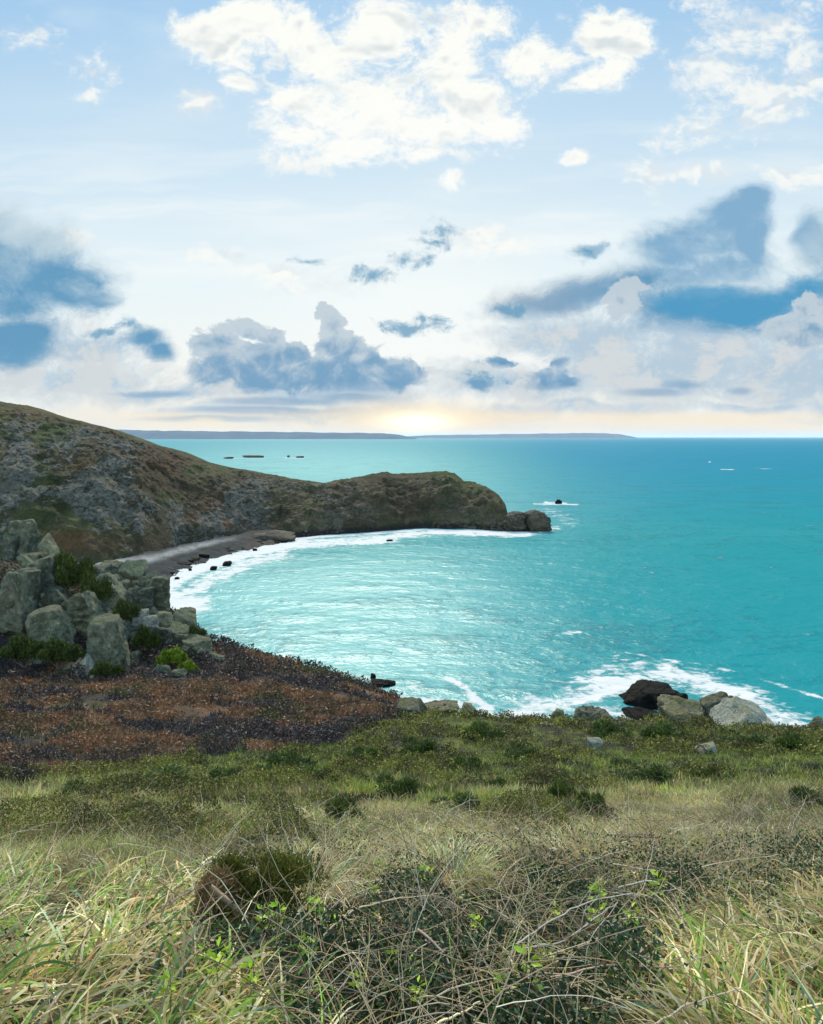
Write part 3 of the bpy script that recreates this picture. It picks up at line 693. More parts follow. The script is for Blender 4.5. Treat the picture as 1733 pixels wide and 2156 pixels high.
# the crag on the spur: (x, y, w, h in the working view), lean, depth, material, label
CRAG = [
 (140,210,190,220,-6,104,'g','dark craggy outcrop with an ochre cap, the highest block of the crag'),
 (75,260,90,200,0,103,'g','grey split slab beside the ochre-capped top outcrop of the crag'),
 (300,255,90,150,-28,101,'g','pale leaning slab on the grassy bank below the ochre-capped outcrop'),
 (225,330,180,90,0,102,'g','low dark ledge under the ochre-capped outcrop'),
 (120,590,190,470,3,84,'g','tall pale grey buttress with vertical cracks at the end of the crag'),
 (275,430,190,230,-22,88,'g','rounded yellowish knob like a bent head crowning the big rock column'),
 (310,560,230,200,-30,86,'g','banded shoulder block under the yellowish knob of the column'),
 (315,760,230,270,-26,81,'g','broad greenish slab standing at the foot of the pale buttress'),
 (490,680,210,330,-24,84,'g','long leaning block in the middle of the crag, flat topped'),
 (660,855,250,330,-14,78,'g','largest smooth blue-green slab at the front of the crag'),
 (395,345,130,80,8,97,'g','small pale boulder on the skyline behind the dark gorse'),
 (600,440,190,160,-14,93,'g','angular grey block beside the dark gorse on the crag'),
 (690,545,150,250,-34,89,'g','pale slab leaning steeply below the angular grey block'),
 (690,390,130,110,0,97,'g','small grey boulder on the crest between two taller blocks'),
 (785,420,150,170,10,95,'g','dark cracked boulder on the crest of the crag'),
 (850,575,185,165,4,90,'g','rounded grey boulder like a loaf under the crest'),
 (890,470,140,120,0,94,'g','mossy boulder perched behind the loaf-shaped one'),
 (970,550,120,220,-6,91,'g','upright dark pillar at the seaward edge of the crest'),
 (845,665,100,80,0,86,'p','small pale cube of rock under the loaf-shaped boulder'),
 (915,740,90,170,-8,84,'p','pale pointed slab standing alone in the scrub of the crag'),
 (1010,690,90,120,-20,86,'g','narrow pale-edged slab beside the pointed one'),
 (1115,720,190,180,6,87,'g','big rounded seaward boulder with dark clefts'),
 (1080,800,150,140,0,84,'g','squat grey boulder under the big seaward one'),
 (1170,860,200,140,10,83,'g','mossy boulder sloping down to the bracken'),
 (1285,935,150,130,18,82,'g','dark boulder with a pale edge lowest on the seaward slope'),
 (985,1005,110,110,-10,77,'g','grey boulder beside the bright green moss in the scrub'),
 (1085,1025,90,80,0,76,'g','small grey boulder half under the bright green moss'),
 (520,975,110,140,-34,76,'p','pale tan slab leaning in the dark scrub before the crag'),
 (575,1030,70,40,-20,75,'p','small pale stone lying at the foot of the tan slab'),
 (420,1000,170,80,-8,77,'g','flat dark slab sunk in the scrub'),
 (805,915,90,110,-12,80,'g','small upright block beside the largest blue-green slab'),
 (735,760,140,100,-28,84,'g','dark wedge of rock behind the largest slab'),
 (630,690,120,150,-30,86,'g','thin leaning block between the long block and the largest slab'),
 (800,780,70,50,0,84,'g','small stone in the scrubby gully of the crag'),
 (545,590,90,90,-10,89,'g','small dark block wedged behind the long leaning block'),
 (1000,800,80,150,-16,83,'g','narrow block between the pointed slab and the squat boulder'),
]
for i, (x, y, w, h, rt_, Y, mt, lb) in enumerate(CRAG):
    u, v = zc(x, y)
    rock('boulder', lb, 'boulder', u, v, Y, w * .3508 * 1.22, h * .3508 * 1.22, M_granite if mt == 'g' else M_pale, 300 + i, R_(rt_), .9, 'boulders of the crag', 6 if w > 100 else 5, .17, 34, blocky=True, taper=random.uniform(0, .3), strata=(1.1, 1.7, 2.4)[i % 3], rx=random.uniform(-.25, .25))

# rocks along the near crest
rock('boulder', 'big pale rock tower capped with yellow turf at the cliff edge', 'boulder', 1528, 1516, 60, 130, 112, M_ochre, 436, R_(-24), .9, None, 6, .17, 34, taper=.4, strata=1.4, blocky=True)
rock('boulder', 'smooth pale slab sloping from the turf-capped tower to the surf', 'boulder', 1578, 1524, 57, 170, 84, M_pale, 439, R_(26), .9, None, 6, .18, 18, taper=.3, strata=1.6, blocky=True)
rock('boulder', 'brown rounded knob beside the turf-capped tower', 'boulder', 1490, 1490, 66, 60, 30, M_ochre, 403, R_(-10), .9, None, 6, .22, 14, strata=1.5, blocky=True, taper=.3)
rock('boulder', 'grassy rock shoulder between the black surf rock and the tower', 'boulder', 1462, 1510, 64, 175, 56, M_ochre, 404, R_(3), .8, None, 6, .3, 8, strata=1.8, taper=.2, blocky=True)
rock('boulder', 'dark mossy outcrop where the turf meets the bracken slope', 'boulder', 868, 1498, 58, 92, 44, M_ochre, 405, R_(12), 1., None, 6, .26, 16, strata=1.6, blocky=True)
rock('boulder', 'low jagged outcrop with a beak beside the mossy one', 'boulder', 925, 1492, 60, 84, 30, M_ochre, 406, R_(-18), .9, None, 6, .26, 16, strata=1.6, blocky=True)
rock('boulder', 'pale green block on the crest in front of the surf streak', 'boulder', 990, 1504, 59, 50, 40, M_ochre, 407, R_(10), .9, None, 6, .22, 12, strata=1.4, taper=.3)
rock('boulder', 'small brown stone on the skyline before the wide patch of foam', 'boulder', 1176, 1504, 60, 30, 28, M_ochre, 408, 0, .9, None, 5, .14)
rock('boulder', 'low pale stone in the heath below the small brown skyline stone', 'boulder', 1152, 1526, 54, 36, 16, M_pale, 409, 0, 1., None, 5, .1)
rock('boulder', 'small pale stone in the heath below the black surf rock', 'boulder', 1306, 1527, 54, 30, 20, M_pale, 410, R_(14), 1., None, 5, .16, 14, blocky=True)
rock('boulder', 'flat lichened stone in the turf at mid slope', 'boulder', 1250, 1560, 40, 34, 12, M_pale, 411, 0, 1., None, 5, .1)
rock('boulder', 'long pale stone sunk in the grass below the tower', 'boulder', 1484, 1578, 34, 66, 22, M_pale, 412, R_(-12), .9, None, 5, .16, 14, blocky=True, taper=.3)
rock('boulder', 'turf-covered hump of rock behind the small brown skyline stone', 'boulder', 1245, 1506, 60, 120, 36, M_ochre, 413, 0, .8, None, 6, .4, 5, strata=1.5, taper=.5)
rock('boulder', 'dark turfed rock rising at the cliff edge beyond the pale slab', 'boulder', 1722, 1528, 58, 44, 60, M_ochre, 414, 0, .9, None, 6, .3, 6, strata=1.6, taper=.3)

# rocks in the surf
rock('sea_rock', 'large black rock washed by foam below the cliff edge', 'sea rock', 1374, 1478, sea_depth(1492), 152, 76, M_wet, 437, R_(5), 1.1, 'black rocks in the near surf', 6, .26, 8, taper=.3, strata=1.2)
rock('sea_rock', 'low black shelf in the foam in front of the large black rock', 'sea rock', 1352, 1508, sea_depth(1512), 80, 26, M_wet, 422, 0, 1., 'black rocks in the near surf', 5, .2, 7)
rock('sea_rock', 'flat black reef lying off the bracken slope', 'sea rock', 808, 1440, sea_depth(1446), 56, 17, M_wet, 423, 0, .8, 'black rocks off the bracken slope', 5, .25, 8)
rock('sea_rock', 'tiny black rock just beyond the flat reef', 'sea rock', 786, 1424, sea_depth(1428), 12, 11, M_wet, 424, 0, 1., 'black rocks off the bracken slope', 4, .2)
rock('sea_rock', 'small wet rock breaking the water at the end of the flat reef', 'sea rock', 788, 1449, sea_depth(1452), 18, 9, M_wet, 425, 0, 1., 'black rocks off the bracken slope', 4, .2)
rock('sea_rock', 'lone black double-topped rock out beyond the headland', 'sea rock', 1176, 1057, sea_depth(1061), 19, 12, M_wet, 426, 0, .9, None, 5, .34, 6, taper=.5)
rock('sea_stack', 'broad dark rock stack at the very tip of the headland', 'sea stack', 1130, 1097, sea_depth(1119), 62, 56, M_stack, 427, R_(-4), .9, 'rock stacks off the headland', 6, .26, 5, taper=.12, strata=1.4)
rock('sea_stack', 'rounded stack wedged between the cliff and the outer stack', 'sea stack', 1090, 1100, sea_depth(1119), 62, 44, M_stack, 428, R_(10), .9, 'rock stacks off the headland', 6, .26, 5, taper=.15, strata=1.4)
rock('sea_rock', 'low wet ledge joining the two stacks at the waterline', 'sea rock', 1112, 1115, sea_depth(1119), 66, 12, M_wet, 429, 0, .8, None, 5, .2, 8)
rock('sea_rock', 'low tongue of dark rock with a pale top where the beach ends', 'rock ledge', 575, 1130, sea_depth(1140), 100, 22, M_stack, 430, R_(-3), .7, None, 6, .14, 8)
for i, (u, v, w, h, lb) in enumerate([
    (478,1187,19,11,'boulder in the white surf off the beach, the pair\'s seaward one'), (449,1197,17,10,'boulder in the white surf off the beach, the pair\'s shoreward one'),
    (432,1172,24,13,'dark boulder at the wet edge of the beach'), (372,1218,12,7,'small black stone at the near end of the beach surf'),
    (351,1219,10,8,'tiny stone where the beach surf disappears behind the crag'), (537,1157,10,6,'small dark rock in the surf below the tan scree'),
    (400,1200,8,5,'small stone half hidden in the foam of the beach'), (820,1138,14,4,'low dark reef in the surf under the headland cliff'), (385,1188,34,9,'dark heap of stones on the shingle'), (410,1178,30,9,'dark ridge of stones above the surf line')]):
    rock('shore_rock', lb, 'shore rock', u, v, sea_depth(v + h * .4), w, h, M_wet, 440 + i, 0, .9, 'rocks along the beach', 4, .18, 9)
rs_ = random.Random(5)
for i in range(34):
    u = rs_.uniform(300, 600); w = rs_.uniform(5, 17)
    v = float(np.interp(u, [300, 390, 440, 500, 560, 620], [1225, 1192, 1173, 1155, 1144, 1136])) + rs_.uniform(-14, 3) * np.interp(u, [300, 600], [1.6, .4])
    rock('shore_rock', 'dark stone strewn with others like it over the grey shingle', 'shore rock', u, v, sea_depth(v + 3) , w, w * rs_.uniform(.35, .6), M_stack if i % 3 == 0 else M_wet, 500 + i, 0, .9, 'stones strewn over the shingle', 4, .2, 9)
fs_ = random.Random(9)
FILL = [(150,330),(190,480),(240,660),(390,560),(430,700),(380,830),(560,760),(600,930),(740,660),(740,500),(640,620),(780,600),(930,640),(860,780),(960,860),(1060,760),(1040,880),(1220,820),(1210,930),(1330,990),(700,940),(860,950),(480,880),(350,660),(560,480),(520,560),(1090,690),(820,500),(940,460),(60,420)]
for i, (x, y) in enumerate(FILL):
    w = fs_.uniform(60, 120); h = w * fs_.uniform(.7, 1.3); u, v = zc(x, y)
    Y = 101 - 22 * (y - 150) / 900.
    rock('boulder', 'small wedge of grey rock jammed between the big blocks of the crag', 'boulder', u, v, Y, w * .3508 * 1.2, h * .3508 * 1.2, M_granite, 600 + i, R_(fs_.uniform(-40, 15)), .9, 'wedges between the blocks of the crag', 5, .17, 30, blocky=True, taper=fs_.uniform(0, .5), strata=1.6)
for i, (u, v, w, h, lb) in enumerate([(536,961,54,5,'long low islet on the pale water beyond the headland'), (482,964,22,4,'small flat islet near the long islet'), (607,961,7,5,'tiny dark skerry beside the foaming reef'), (630,962,20,4,'foaming reef far out beyond the headland')]):
    rock('islet', lb, 'islet', u, v, sea_depth(v + h * .5), w, h, M_stack, 460 + i, 0, .5, 'islets on the pale water', 4, .2, 7)
# ---------------------------------------------------------------- plants
def place(N, Y0, Y1, u0=-60, u1=1800, power=0., rng=RNG):
    """N random spots in the wedge of hillside in view; power 0 = log-uniform in depth."""
    t = rng.random(N)
    if power == 0: y = Y0 * (Y1 / Y0) ** t
    else: y = (Y0 ** power + (Y1 ** power - Y0 ** power) * t) ** (1 / power)
    u = rng.uniform(u0, u1, N)
    return (u - U0) / F * y, y, u

def blades(name, base, az, elev, curl, L, W, col, mat, seg=4, tipcol=None, twist=None, kink=None, parent=None):
    N = len(L); n = seg + 1
    s = np.linspace(0, 1, n)
    el = elev[:, None] - curl[:, None] * s[None] ** 1.3
    azs = az[:, None] + (0 if kink is None else kink[:, None] * s[None] ** 1.5)
    st = L[:, None] / seg
    ce = np.cos(el) * st
    dx, dy, dz = ce * np.cos(azs), ce * np.sin(azs), np.sin(el) * st
    cum = lambda a: np.concatenate([np.zeros((N, 1)), np.cumsum(a[:, :-1], 1)], 1)
    C = np.stack([cum(dx), cum(dy), cum(dz)], -1) + base[:, None, :]
    tw = (np.zeros(N) if twist is None else twist)[:, None]
    sx_, sy_, sz_ = -np.sin(azs) * np.cos(tw), np.cos(azs) * np.cos(tw), np.sin(tw) * np.ones_like(azs)
    S = np.stack([sx_, sy_, sz_], -1)
    w = W[:, None] * np.clip(1.05 - s[None] ** 2.2, .06, 1) * .5
    A = C - S * w[..., None]; B = C + S * w[..., None]
    V = np.stack([A, B], 2).reshape(N, n * 2, 3)
    i = np.arange(seg) * 2
    f = np.stack([i, i + 1, i + 3, i + 2], 1)
    Fc = (f[None] + (np.arange(N) * n * 2)[:, None, None]).reshape(-1, 4)
    cc = np.repeat(col[:, None, :], n, 1)
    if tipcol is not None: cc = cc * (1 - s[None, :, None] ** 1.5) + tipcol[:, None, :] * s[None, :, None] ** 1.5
    cc = np.repeat(cc[:, :, None, :], 2, 2)
    return mesh_np(name, V, Fc, mat, cc, parent=parent)

def tubes(name, pts, rad, col, mat, parent=None):
    """pts (N, n, 3) polylines, rad (N, n) -> three-sided tapering stems."""
    N, n, _ = pts.shape
    d = np.gradient(pts, axis=1); d /= np.linalg.norm(d, axis=2)[..., None] + 1e-9
    up = np.where(np.abs(d[..., 2:3]) > .9, np.array([1., 0, 0]), np.array([0, 0, 1.]))
    a = np.cross(d, up); a /= np.linalg.norm(a, axis=2)[..., None] + 1e-9
    b = np.cross(d, a)
    V = np.stack([pts + (a * math.cos(k * 2.0944) + b * math.sin(k * 2.0944)) * rad[..., None] for k in range(3)], 2).reshape(-1, 3)
    i = np.arange(n - 1)[:, None] * 3; k = np.arange(3)[None]; k2 = (k + 1) % 3
    f = np.stack([i + k, i + k2, i + 3 + k2, i + 3 + k], -1).reshape(-1, 4)
    Fc = (f[None] + (np.arange(N) * n * 3)[:, None, None]).reshape(-1, 4)
    cc = np.repeat(np.repeat(col[:, None, None, :], n, 1), 3, 2)
    return mesh_np(name, V, Fc, mat, cc, parent=parent)

def leaves(name, pos, nrm_spread, L, W, col, mat, parent=None, dirs=None, rng=RNG, fold=.25):
    """Folded lance-shaped leaves (two quads each)."""
    N = len(L)
    az = rng.uniform(0, 2 * np.pi, N); el = rng.normal(0, nrm_spread, N)
    d = np.stack([np.cos(az) * np.cos(el), np.sin(az) * np.cos(el), np.sin(el)], -1) if dirs is None else dirs
    r = rng.normal(size=(N, 3)); a = np.cross(d, r); a /= np.linalg.norm(a, axis=1)[:, None] + 1e-9
    b = np.cross(d, a)
    c0 = pos; c1 = pos + d * (L * .5)[:, None] - b * (L * .06)[:, None]; c2 = pos + d * L[:, None] - b * (L * .2)[:, None]
    e = (W * .5)[:, None]
    V = np.stack([c0, c1 + a * e + b * e * fold, c2, c1 - a * e + b * e * fold, c1], 1).reshape(-1, 3)
    f = np.array([[0, 1, 4], [1, 2, 4], [0, 4, 3], [4, 2, 3]])
    Fc = (f[None] + (np.arange(N) * 5)[:, None, None]).reshape(-1, 3)
    return mesh_np(name, V, Fc, mat, np.repeat(col[:, None, :], 5, 1), parent=parent, smooth=False)

def vary(c, N, lo=.7, hi=1.3, rng=RNG):
    c = np.asarray(c, float)
    c = np.broadcast_to(c, (N, 3)) if c.ndim == 1 else c
    return np.clip(c * rng.uniform(lo, hi, (N, 1)) * rng.uniform(.93, 1.07, (N, 3)), 0, .9)

def gz3(x, y, dz=0.): return np.stack([x, y, ground_z(x, y) + dz], -1)
def seen_v(x, y, z): return V0 + (H - z) / y * F

BSTRAW = np.array((.56, .39, .15)); BPALE = np.array((.76, .62, .36)); BGRN = np.array((.10, .19, .03)); BBRT = np.array((.22, .35, .045)); BBLUE = np.array((.13, .22, .12)); BRUS = np.array((.22, .12, .055))

def tuft_cols(N, ps, pg, rng=RNG):
    """Random blade colours: ps straw share, pg green share, rest rusty."""
    q = rng.random(N)[:, None]
    c = np.where(q < ps, np.where(rng.random((N, 1)) < .55, BPALE, BSTRAW), np.where(q < ps + pg, np.where(rng.random((N, 1)) < .6, BBRT, np.where(rng.random((N, 1)) < .3, BBLUE, BGRN)), BRUS))
    return vary(c, N)

# --- short grass and heath over the middle slope (uncountable)
def slope_grass(N, Y0, Y1, Lr, Wr, seg, seed):
    rng = np.random.default_rng(seed)
    x, y, u = place(N, Y0, Y1, rng=rng)
    c, far = cover(x, y)
    cy = crest_Y(u)
    keep = (far < .35) | (rng.random(N) < .0)
    x, y, c, u = x[keep], y[keep], c[keep], u[keep]; N = len(x)
    L = rng.uniform(*Lr, N) * (.6 + .8 * fbm(x / 1.2, y / 1.2, seed=33)); W = rng.uniform(*Wr, N)
    lum = c.mean(1)
    dark = lum < .06
    L = L * .8; L = np.where(dark, L * .6, L); W = np.where(dark, W * 1.3, W)
    col = vary(c, N, .5, 1.5, rng) * np.where(dark, 1.3, 1.45)[:, None]
    stray = rng.random(N) < .06 * sstep(34, 14, y) * 2
    col = np.where(stray[:, None], vary(BSTRAW, N, .7, 1.2, rng), col)
    gr = rng.random(N) < .05
    col = np.where(gr[:, None] & ~dark[:, None], vary(BBRT, N, .6, 1.1, rng), col)
    b = gz3(x, y, -.03)
    az = rng.uniform(0, 2 * np.pi, N)
    lay = np.where(rng.random(N) < .4, rng.uniform(.15, .7, N), rng.uniform(.8, 1.5, N))
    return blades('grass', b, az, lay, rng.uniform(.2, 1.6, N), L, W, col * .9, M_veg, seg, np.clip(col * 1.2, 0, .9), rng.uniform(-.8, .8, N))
g1 = slope_grass(130000, 7., 20., (.12, .34), (.004, .010), 3, 1)
tag(g1, 'short tangled green and straw grass of the lower slope', 'grass', kind='stuff')
g2 = slope_grass(150000, 17., 62., (.2, .42), (.014, .036), 2, 2)
tag(g2, 'heathy grass and heather cover of the upper slope to the cliff edge', 'heath', kind='stuff')

# --- heather cushions rolling over the slope (uncountable)
def heather(N, seed):
    rng = np.random.default_rng(seed)
    x, y, u = place(N, 9., 62., rng=rng)
    b = - .05 * sstep(14, 9, y) + fbm(x / 1.7, y / 2.6, octv=4, seed=46) + .05 * (fbm(x / 8., y / 8., seed=49) - .5) + .07 * sstep(24, 50, y) - .055
    hgt = .55 * sstep(.50, .72, b)
    k = (hgt > .04) & (y < crest_Y(u) + 2); x, y, b, hgt = x[k], y[k], b[k], hgt[k]; N = len(x)
    z = hgt * rng.random(N) ** .35
    n2 = fbm(x / .8, y / .9, octv=2, seed=47)
    c = mixc(np.array((.052, .054, .010)), np.array((.18, .178, .026)), sstep(.35, .7, n2))
    c = np.where((rng.random(N) < .10)[:, None], np.array((.11, .075, .035)), c)
    L = y * .0034 * rng.uniform(.6, 1.4, N)
    return leaves('heather', gz3(x, y) + np.stack([0 * x, 0 * x, z], -1), .8, L, L * .42, vary(c, N, .5, 1.5, rng), M_gorse, rng=rng)
tag(heather(420000, 48), 'dark olive heather cushions rolling over the slope', 'heather', kind='stuff')

# --- dead bracken and dark scrub on the slope below the crag (uncountable)
def bracken(N, seed):
    rng = np.random.default_rng(seed)
    x, y, u = place(N, 20., 92., -60, 900, rng=rng)
    c, far = cover(x, y)
    k = (far > .5); x, y, c, u = x[k], y[k], c[k], u[k]; N = len(x)
    cl = fbm(x / 1.8, y / 3.2, octv=4, seed=42); k = rng.random(N) < sstep(.22, .40, cl); x, y, c, u, cl = x[k], y[k], c[k], u[k], cl[k]; N = len(x)
    scr = (c[:, 0] < .05)
    L = np.where(scr, rng.uniform(.2, .6, N), rng.uniform(.15, .45, N)) * (.4 + 1.2 * sstep(.4, .7, cl)); W = rng.uniform(.04, .10, N)
    col = vary(c, N, .55, 1.6, rng) * 1.25
    st = rng.random(N) < .05; col = np.where(st[:, None], vary((.22, .15, .08), N, .6, 1.2, rng), col)
    return blades('bracken', gz3(x, y, -.05), rng.uniform(0, 6.28, N), np.where(scr, rng.uniform(.3, 1.3, N), rng.uniform(.0, .8, N)), rng.uniform(0, 1.2, N), L, W, col, M_veg, 2, None, rng.uniform(-.8, .8, N))
tag(bracken(60000, 3), 'stalks of rusty dead bracken below the crag', 'bracken', kind='stuff')
def fronds(N, seed):
    rng = np.random.default_rng(seed)
    x, y, u = place(N, 20., 96., -60, 900, rng=rng)
    c, far = cover(x, y)
    n = fbm(x / 1.6, y / 2.6, octv=4, seed=43)
    k = (far > .4) & (rng.random(N) < sstep(.25, .45, n)); x, y, c, n = x[k], y[k], c[k], n[k]; N = len(x)
    scr = c[:, 0] < .055
    hgt = np.where(scr, 1.15, .5) * sstep(.36, .74, n)
    z = hgt * rng.random(N) ** .4
    L = y * .0040 * rng.uniform(.6, 1.5, N)
    col = vary(c, N, .82, 1.2, rng) * np.where(scr, 1.1, 1.3)[:, None]
    col = np.where((rng.random(N) < .02)[:, None], vary((.20, .14, .075), N, .6, 1.2, rng), col)
    return leaves('scrub', gz3(x, y) + np.stack([0 * x, 0 * x, z], -1), .7, L, L * .4, col, M_gorse, rng=rng)
tag(fronds(260000, 44), 'purple-grey leafless scrub and flattened rusty fronds below the crag', 'scrub', kind='stuff')

# --- foreground zones
def zone(u, y):
    """(tussock by the lower corner, tussock in the other corner, bramble) weights over the near ground."""
    v = seen_v((u - U0) / F * y, y, ground_z((u - U0) / F * y, y))
    n = fbm(u / 90., y * 2., seed=77) - .5
    a = sstep(640, 500, u + n * 260 - (v - 2050) * .25)
    hole = 1 - sstep(.35, .6, np.exp(-((u - 545) / 150) ** 2 - ((v - 1990) / 170) ** 2))
    a = a * hole
    b = sstep(1330, 1480, u + n * 260 + (v - 2020) * .5) * sstep(1890, 1960, v + n * 120)
    br = np.clip(1 - a - b, 0, 1) * (.25 + .75 * hole)
    return a, b, br, v

def coarse(N, Y0, Y1, sel, ps, pg, Lr, Wr, lean, spread, el, curl, seed, name, label, cat, seg=6, hup=.0, u0=-80, u1=1820, thing=False, bend=.5):
    rng = np.random.default_rng(seed)
    x, y, u = place(N, Y0, Y1, u0, u1, .6, rng)
    wts = sel(u, y)
    cl = fbm(x / .28, y / .28, octv=2, seed=seed + 100)
    k = rng.random(N) < wts * sstep(.26, .62, cl); x, y, u = x[k], y[k], u[k]; N = len(x)
    L = rng.uniform(*Lr, N); W = rng.uniform(*Wr, N)
    az = lean + (vnoise(x / .45, y / .45, seed=seed + 50) - .5) * 4.2 + rng.normal(0, spread, N)
    col = tuft_cols(N, ps, pg, rng); col = col * (.5 + .85 * sstep(.30, .68, (.5 * fbm(x / .6, y / .9, octv=3, seed=seed + 70) + .5 * fbm(x / 2., y / 2.6, octv=3, seed=seed + 71))))[:, None]; tip = np.where(rng.random((N, 1)) < .35, vary(BSTRAW, N, .7, 1.2, rng), col * 1.15)
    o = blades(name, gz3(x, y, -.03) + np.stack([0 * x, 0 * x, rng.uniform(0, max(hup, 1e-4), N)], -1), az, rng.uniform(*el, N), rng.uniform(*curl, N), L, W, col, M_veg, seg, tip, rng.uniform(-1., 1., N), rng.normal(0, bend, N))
    return tag(o, label, cat, kind=None if thing else 'stuff')

sA = lambda u, y: zone(u, y)[0] * sstep(8.2, 6., y)
sB = lambda u, y: zone(u, y)[1]
sC = lambda u, y: zone(u, y)[2] * sstep(10., 6.5, y)
coarse(27000, 2.3, 8., sA, .48, .47, (.18, .50), (.007, .018), math.pi * .14, .95, (.0, .9), (.2, 2.2), 11, 'grass_tussock', 'broad tussock of long arching green and straw grass beside the gorse bush', 'grass tussock', 7, .12, thing=True)
coarse(13000, 2.2, 6.5, sB, .56, .40, (.18, .50), (.006, .016), math.pi * .85, .95, (.0, .9), (.2, 2.2), 12, 'grass_tussock', 'tussock of pale straw and green blades sprawling down the corner past the brambles', 'grass tussock', 7, .12, u0=1200, thing=True)
coarse(6000, 2.3, 10., sC, .78, .12, (.15, .5), (.003, .007), 0., 3., (.05, 1.2), (.1, 1.6), 13, 'grass', 'thin dead grass blades caught in the brambles', 'grass', 5, .22)
coarse(34000, 6., 15., lambda u, y: .9 + 0 * u, .42, .48, (.14, .36), (.004, .010), 0., 3., (.0, 1.0), (.2, 1.8), 14, 'grass', 'dry straw and green grass lying over the slope behind the brambles', 'grass', 5, .08)

def tussock(u, v, Y, rad, N, ps, pg, seed, label, Lr=(.3, .6)):
    rng = np.random.default_rng(seed)
    c = P(u, v, Y); x = c.x + rng.normal(0, rad * .4, N); y = Y + rng.normal(0, rad * .4, N)
    az = np.arctan2(y - Y, x - c.x) + rng.normal(0, .6, N)
    L = rng.uniform(*Lr, N); col = tuft_cols(N, ps, pg, rng)
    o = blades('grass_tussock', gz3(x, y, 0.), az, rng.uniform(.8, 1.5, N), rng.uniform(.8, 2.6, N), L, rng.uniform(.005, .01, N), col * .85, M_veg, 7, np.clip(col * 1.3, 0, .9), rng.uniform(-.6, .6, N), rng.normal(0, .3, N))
    return tag(o, label, 'grass tussock')
tussock(945, 1870, 6.6, .32, 900, .62, .36, 31, 'small fountain-shaped tussock of pale drooping grass at the top of the brambles')
tussock(650, 1905, 6.0, .22, 350, .72, .26, 32, 'thin straw tuft drooping beside the gorse bush')
tussock(1040, 2110, 3.7, .10, 60, .7, .28, 33, 'little tuft with a broken straw blade low among the brambles', (.2, .42))
tussock(1230, 1820, 7.8, .4, 420, .78, .2, 34, 'flattened straw tussock spread above the bramble patch')

# --- bramble thicket: dark leaves, dead canes, litter (uncountable) and single canes
def bramble(N, Y0, Y1, seed):
    rng = np.random.default_rng(seed)
    x, y, u = place(N, Y0, Y1, power=.5, rng=rng)
    a, b, br, v = zone(u, y)
    n = fbm(x / .5, y / .5, octv=3, seed=88); n2 = fbm(x / .16, y / .16, octv=2, seed=89)
    k = rng.random(N) < (br * .95 + .02) * sstep(8.5, 5.6, y) * sstep(.30, .5, n * .7 + n2 * .4)
    x, y, n = x[k], y[k], n[k]; N = len(x)
    h = rng.random(N) ** .7 * (.10 + .30 * sstep(.35, .7, n))
    q = rng.random((N, 1))
    c = np.where(q < .6, np.array((.020, .042, .018)), np.where(q < .88, np.array((.045, .075, .028)), np.where(q < .965, np.array((.10, .055, .025)), np.array((.10, .17, .03)))))
    return leaves('bramble_leaves', gz3(x, y) + np.stack([0 * x, 0 * x, h], -1), .7, rng.uniform(.016, .038, N), rng.uniform(.010, .022, N), vary(c, N, .6, 1.6, rng), M_leaf, rng=rng)
tag(bramble(250000, 2.4, 10., 41), 'dark green bramble leaves of the thicket in front', 'bramble', kind='stuff')

def cane_pts(N, seed, Y0, Y1, Lr, sel, hr=(.05, .4), u0=-60, u1=1800, n=8, wig=.35):
    rng = np.random.default_rng(seed)
    x, y, u = place(N, Y0, Y1, u0, u1, .5, rng)
    k = rng.random(N) < sel(u, y); x, y = x[k], y[k]; N = len(x)
    L = rng.uniform(*Lr, N); az = rng.uniform(0, 6.28, N); el = rng.uniform(-.15, .8, N); dc = rng.uniform(.0, .9, N)
    t = np.linspace(0, 1, n)
    A = az[:, None] + np.cumsum(rng.normal(0, wig / 2.2, (N, n)), 1); Eo = el[:, None] - dc[:, None] * t + np.cumsum(rng.normal(0, wig / 3.5, (N, n)), 1)
    st = np.stack([np.cos(A) * np.cos(Eo), np.sin(A) * np.cos(Eo), np.sin(Eo)], -1) * (L / n)[:, None, None]
    p = np.cumsum(st, 1) + gz3(x, y)[:, None, :]
    p[..., 2] += rng.uniform(*hr, N)[:, None]
    gzv = ground_z(p[..., 0].ravel(), p[..., 1].ravel()).reshape(N, n)
    p[..., 2] = np.maximum(p[..., 2], gzv + .03)
    return p, rng
def stem_mesh(name, N, seed, Y0, Y1, Lr, rr, sel, label, hr=(.05, .35), wig=.35):
    p, rng = cane_pts(N, seed, Y0, Y1, Lr, sel, hr, wig=wig)
    N, n, _ = p.shape
    q = rng.random((N, 1))
    c = np.where(q < .45, np.array((.38, .285, .17)), np.where(q < .7, np.array((.24, .165, .09)), np.where(q < .88, np.array((.15, .085, .06)), np.array((.52, .46, .34)))))
    r = rng.uniform(*rr, N)[:, None] * np.linspace(1, .45, n)[None]
    return tag(tubes(name, p, r, vary(c, N, .7, 1.2, rng), M_stem), label, 'stems', kind='stuff')
stem_mesh('dry_stems', 3000, 51, 2.3, 10., (.25, .8), (.0014, .0036), lambda u, y: np.clip(zone(u, y)[2] + .2, 0, 1) * sstep(10.5, 6.5, y), 'thin dead bramble stems tangled through the thicket')
stem_mesh('dry_stems', 5000, 52, 7., 15., (.3, .7), (.002, .005), lambda u, y: sstep(700, 1100, u) * .9 + .25, 'grey dry stems matted over the straw slope', (.0, .15))

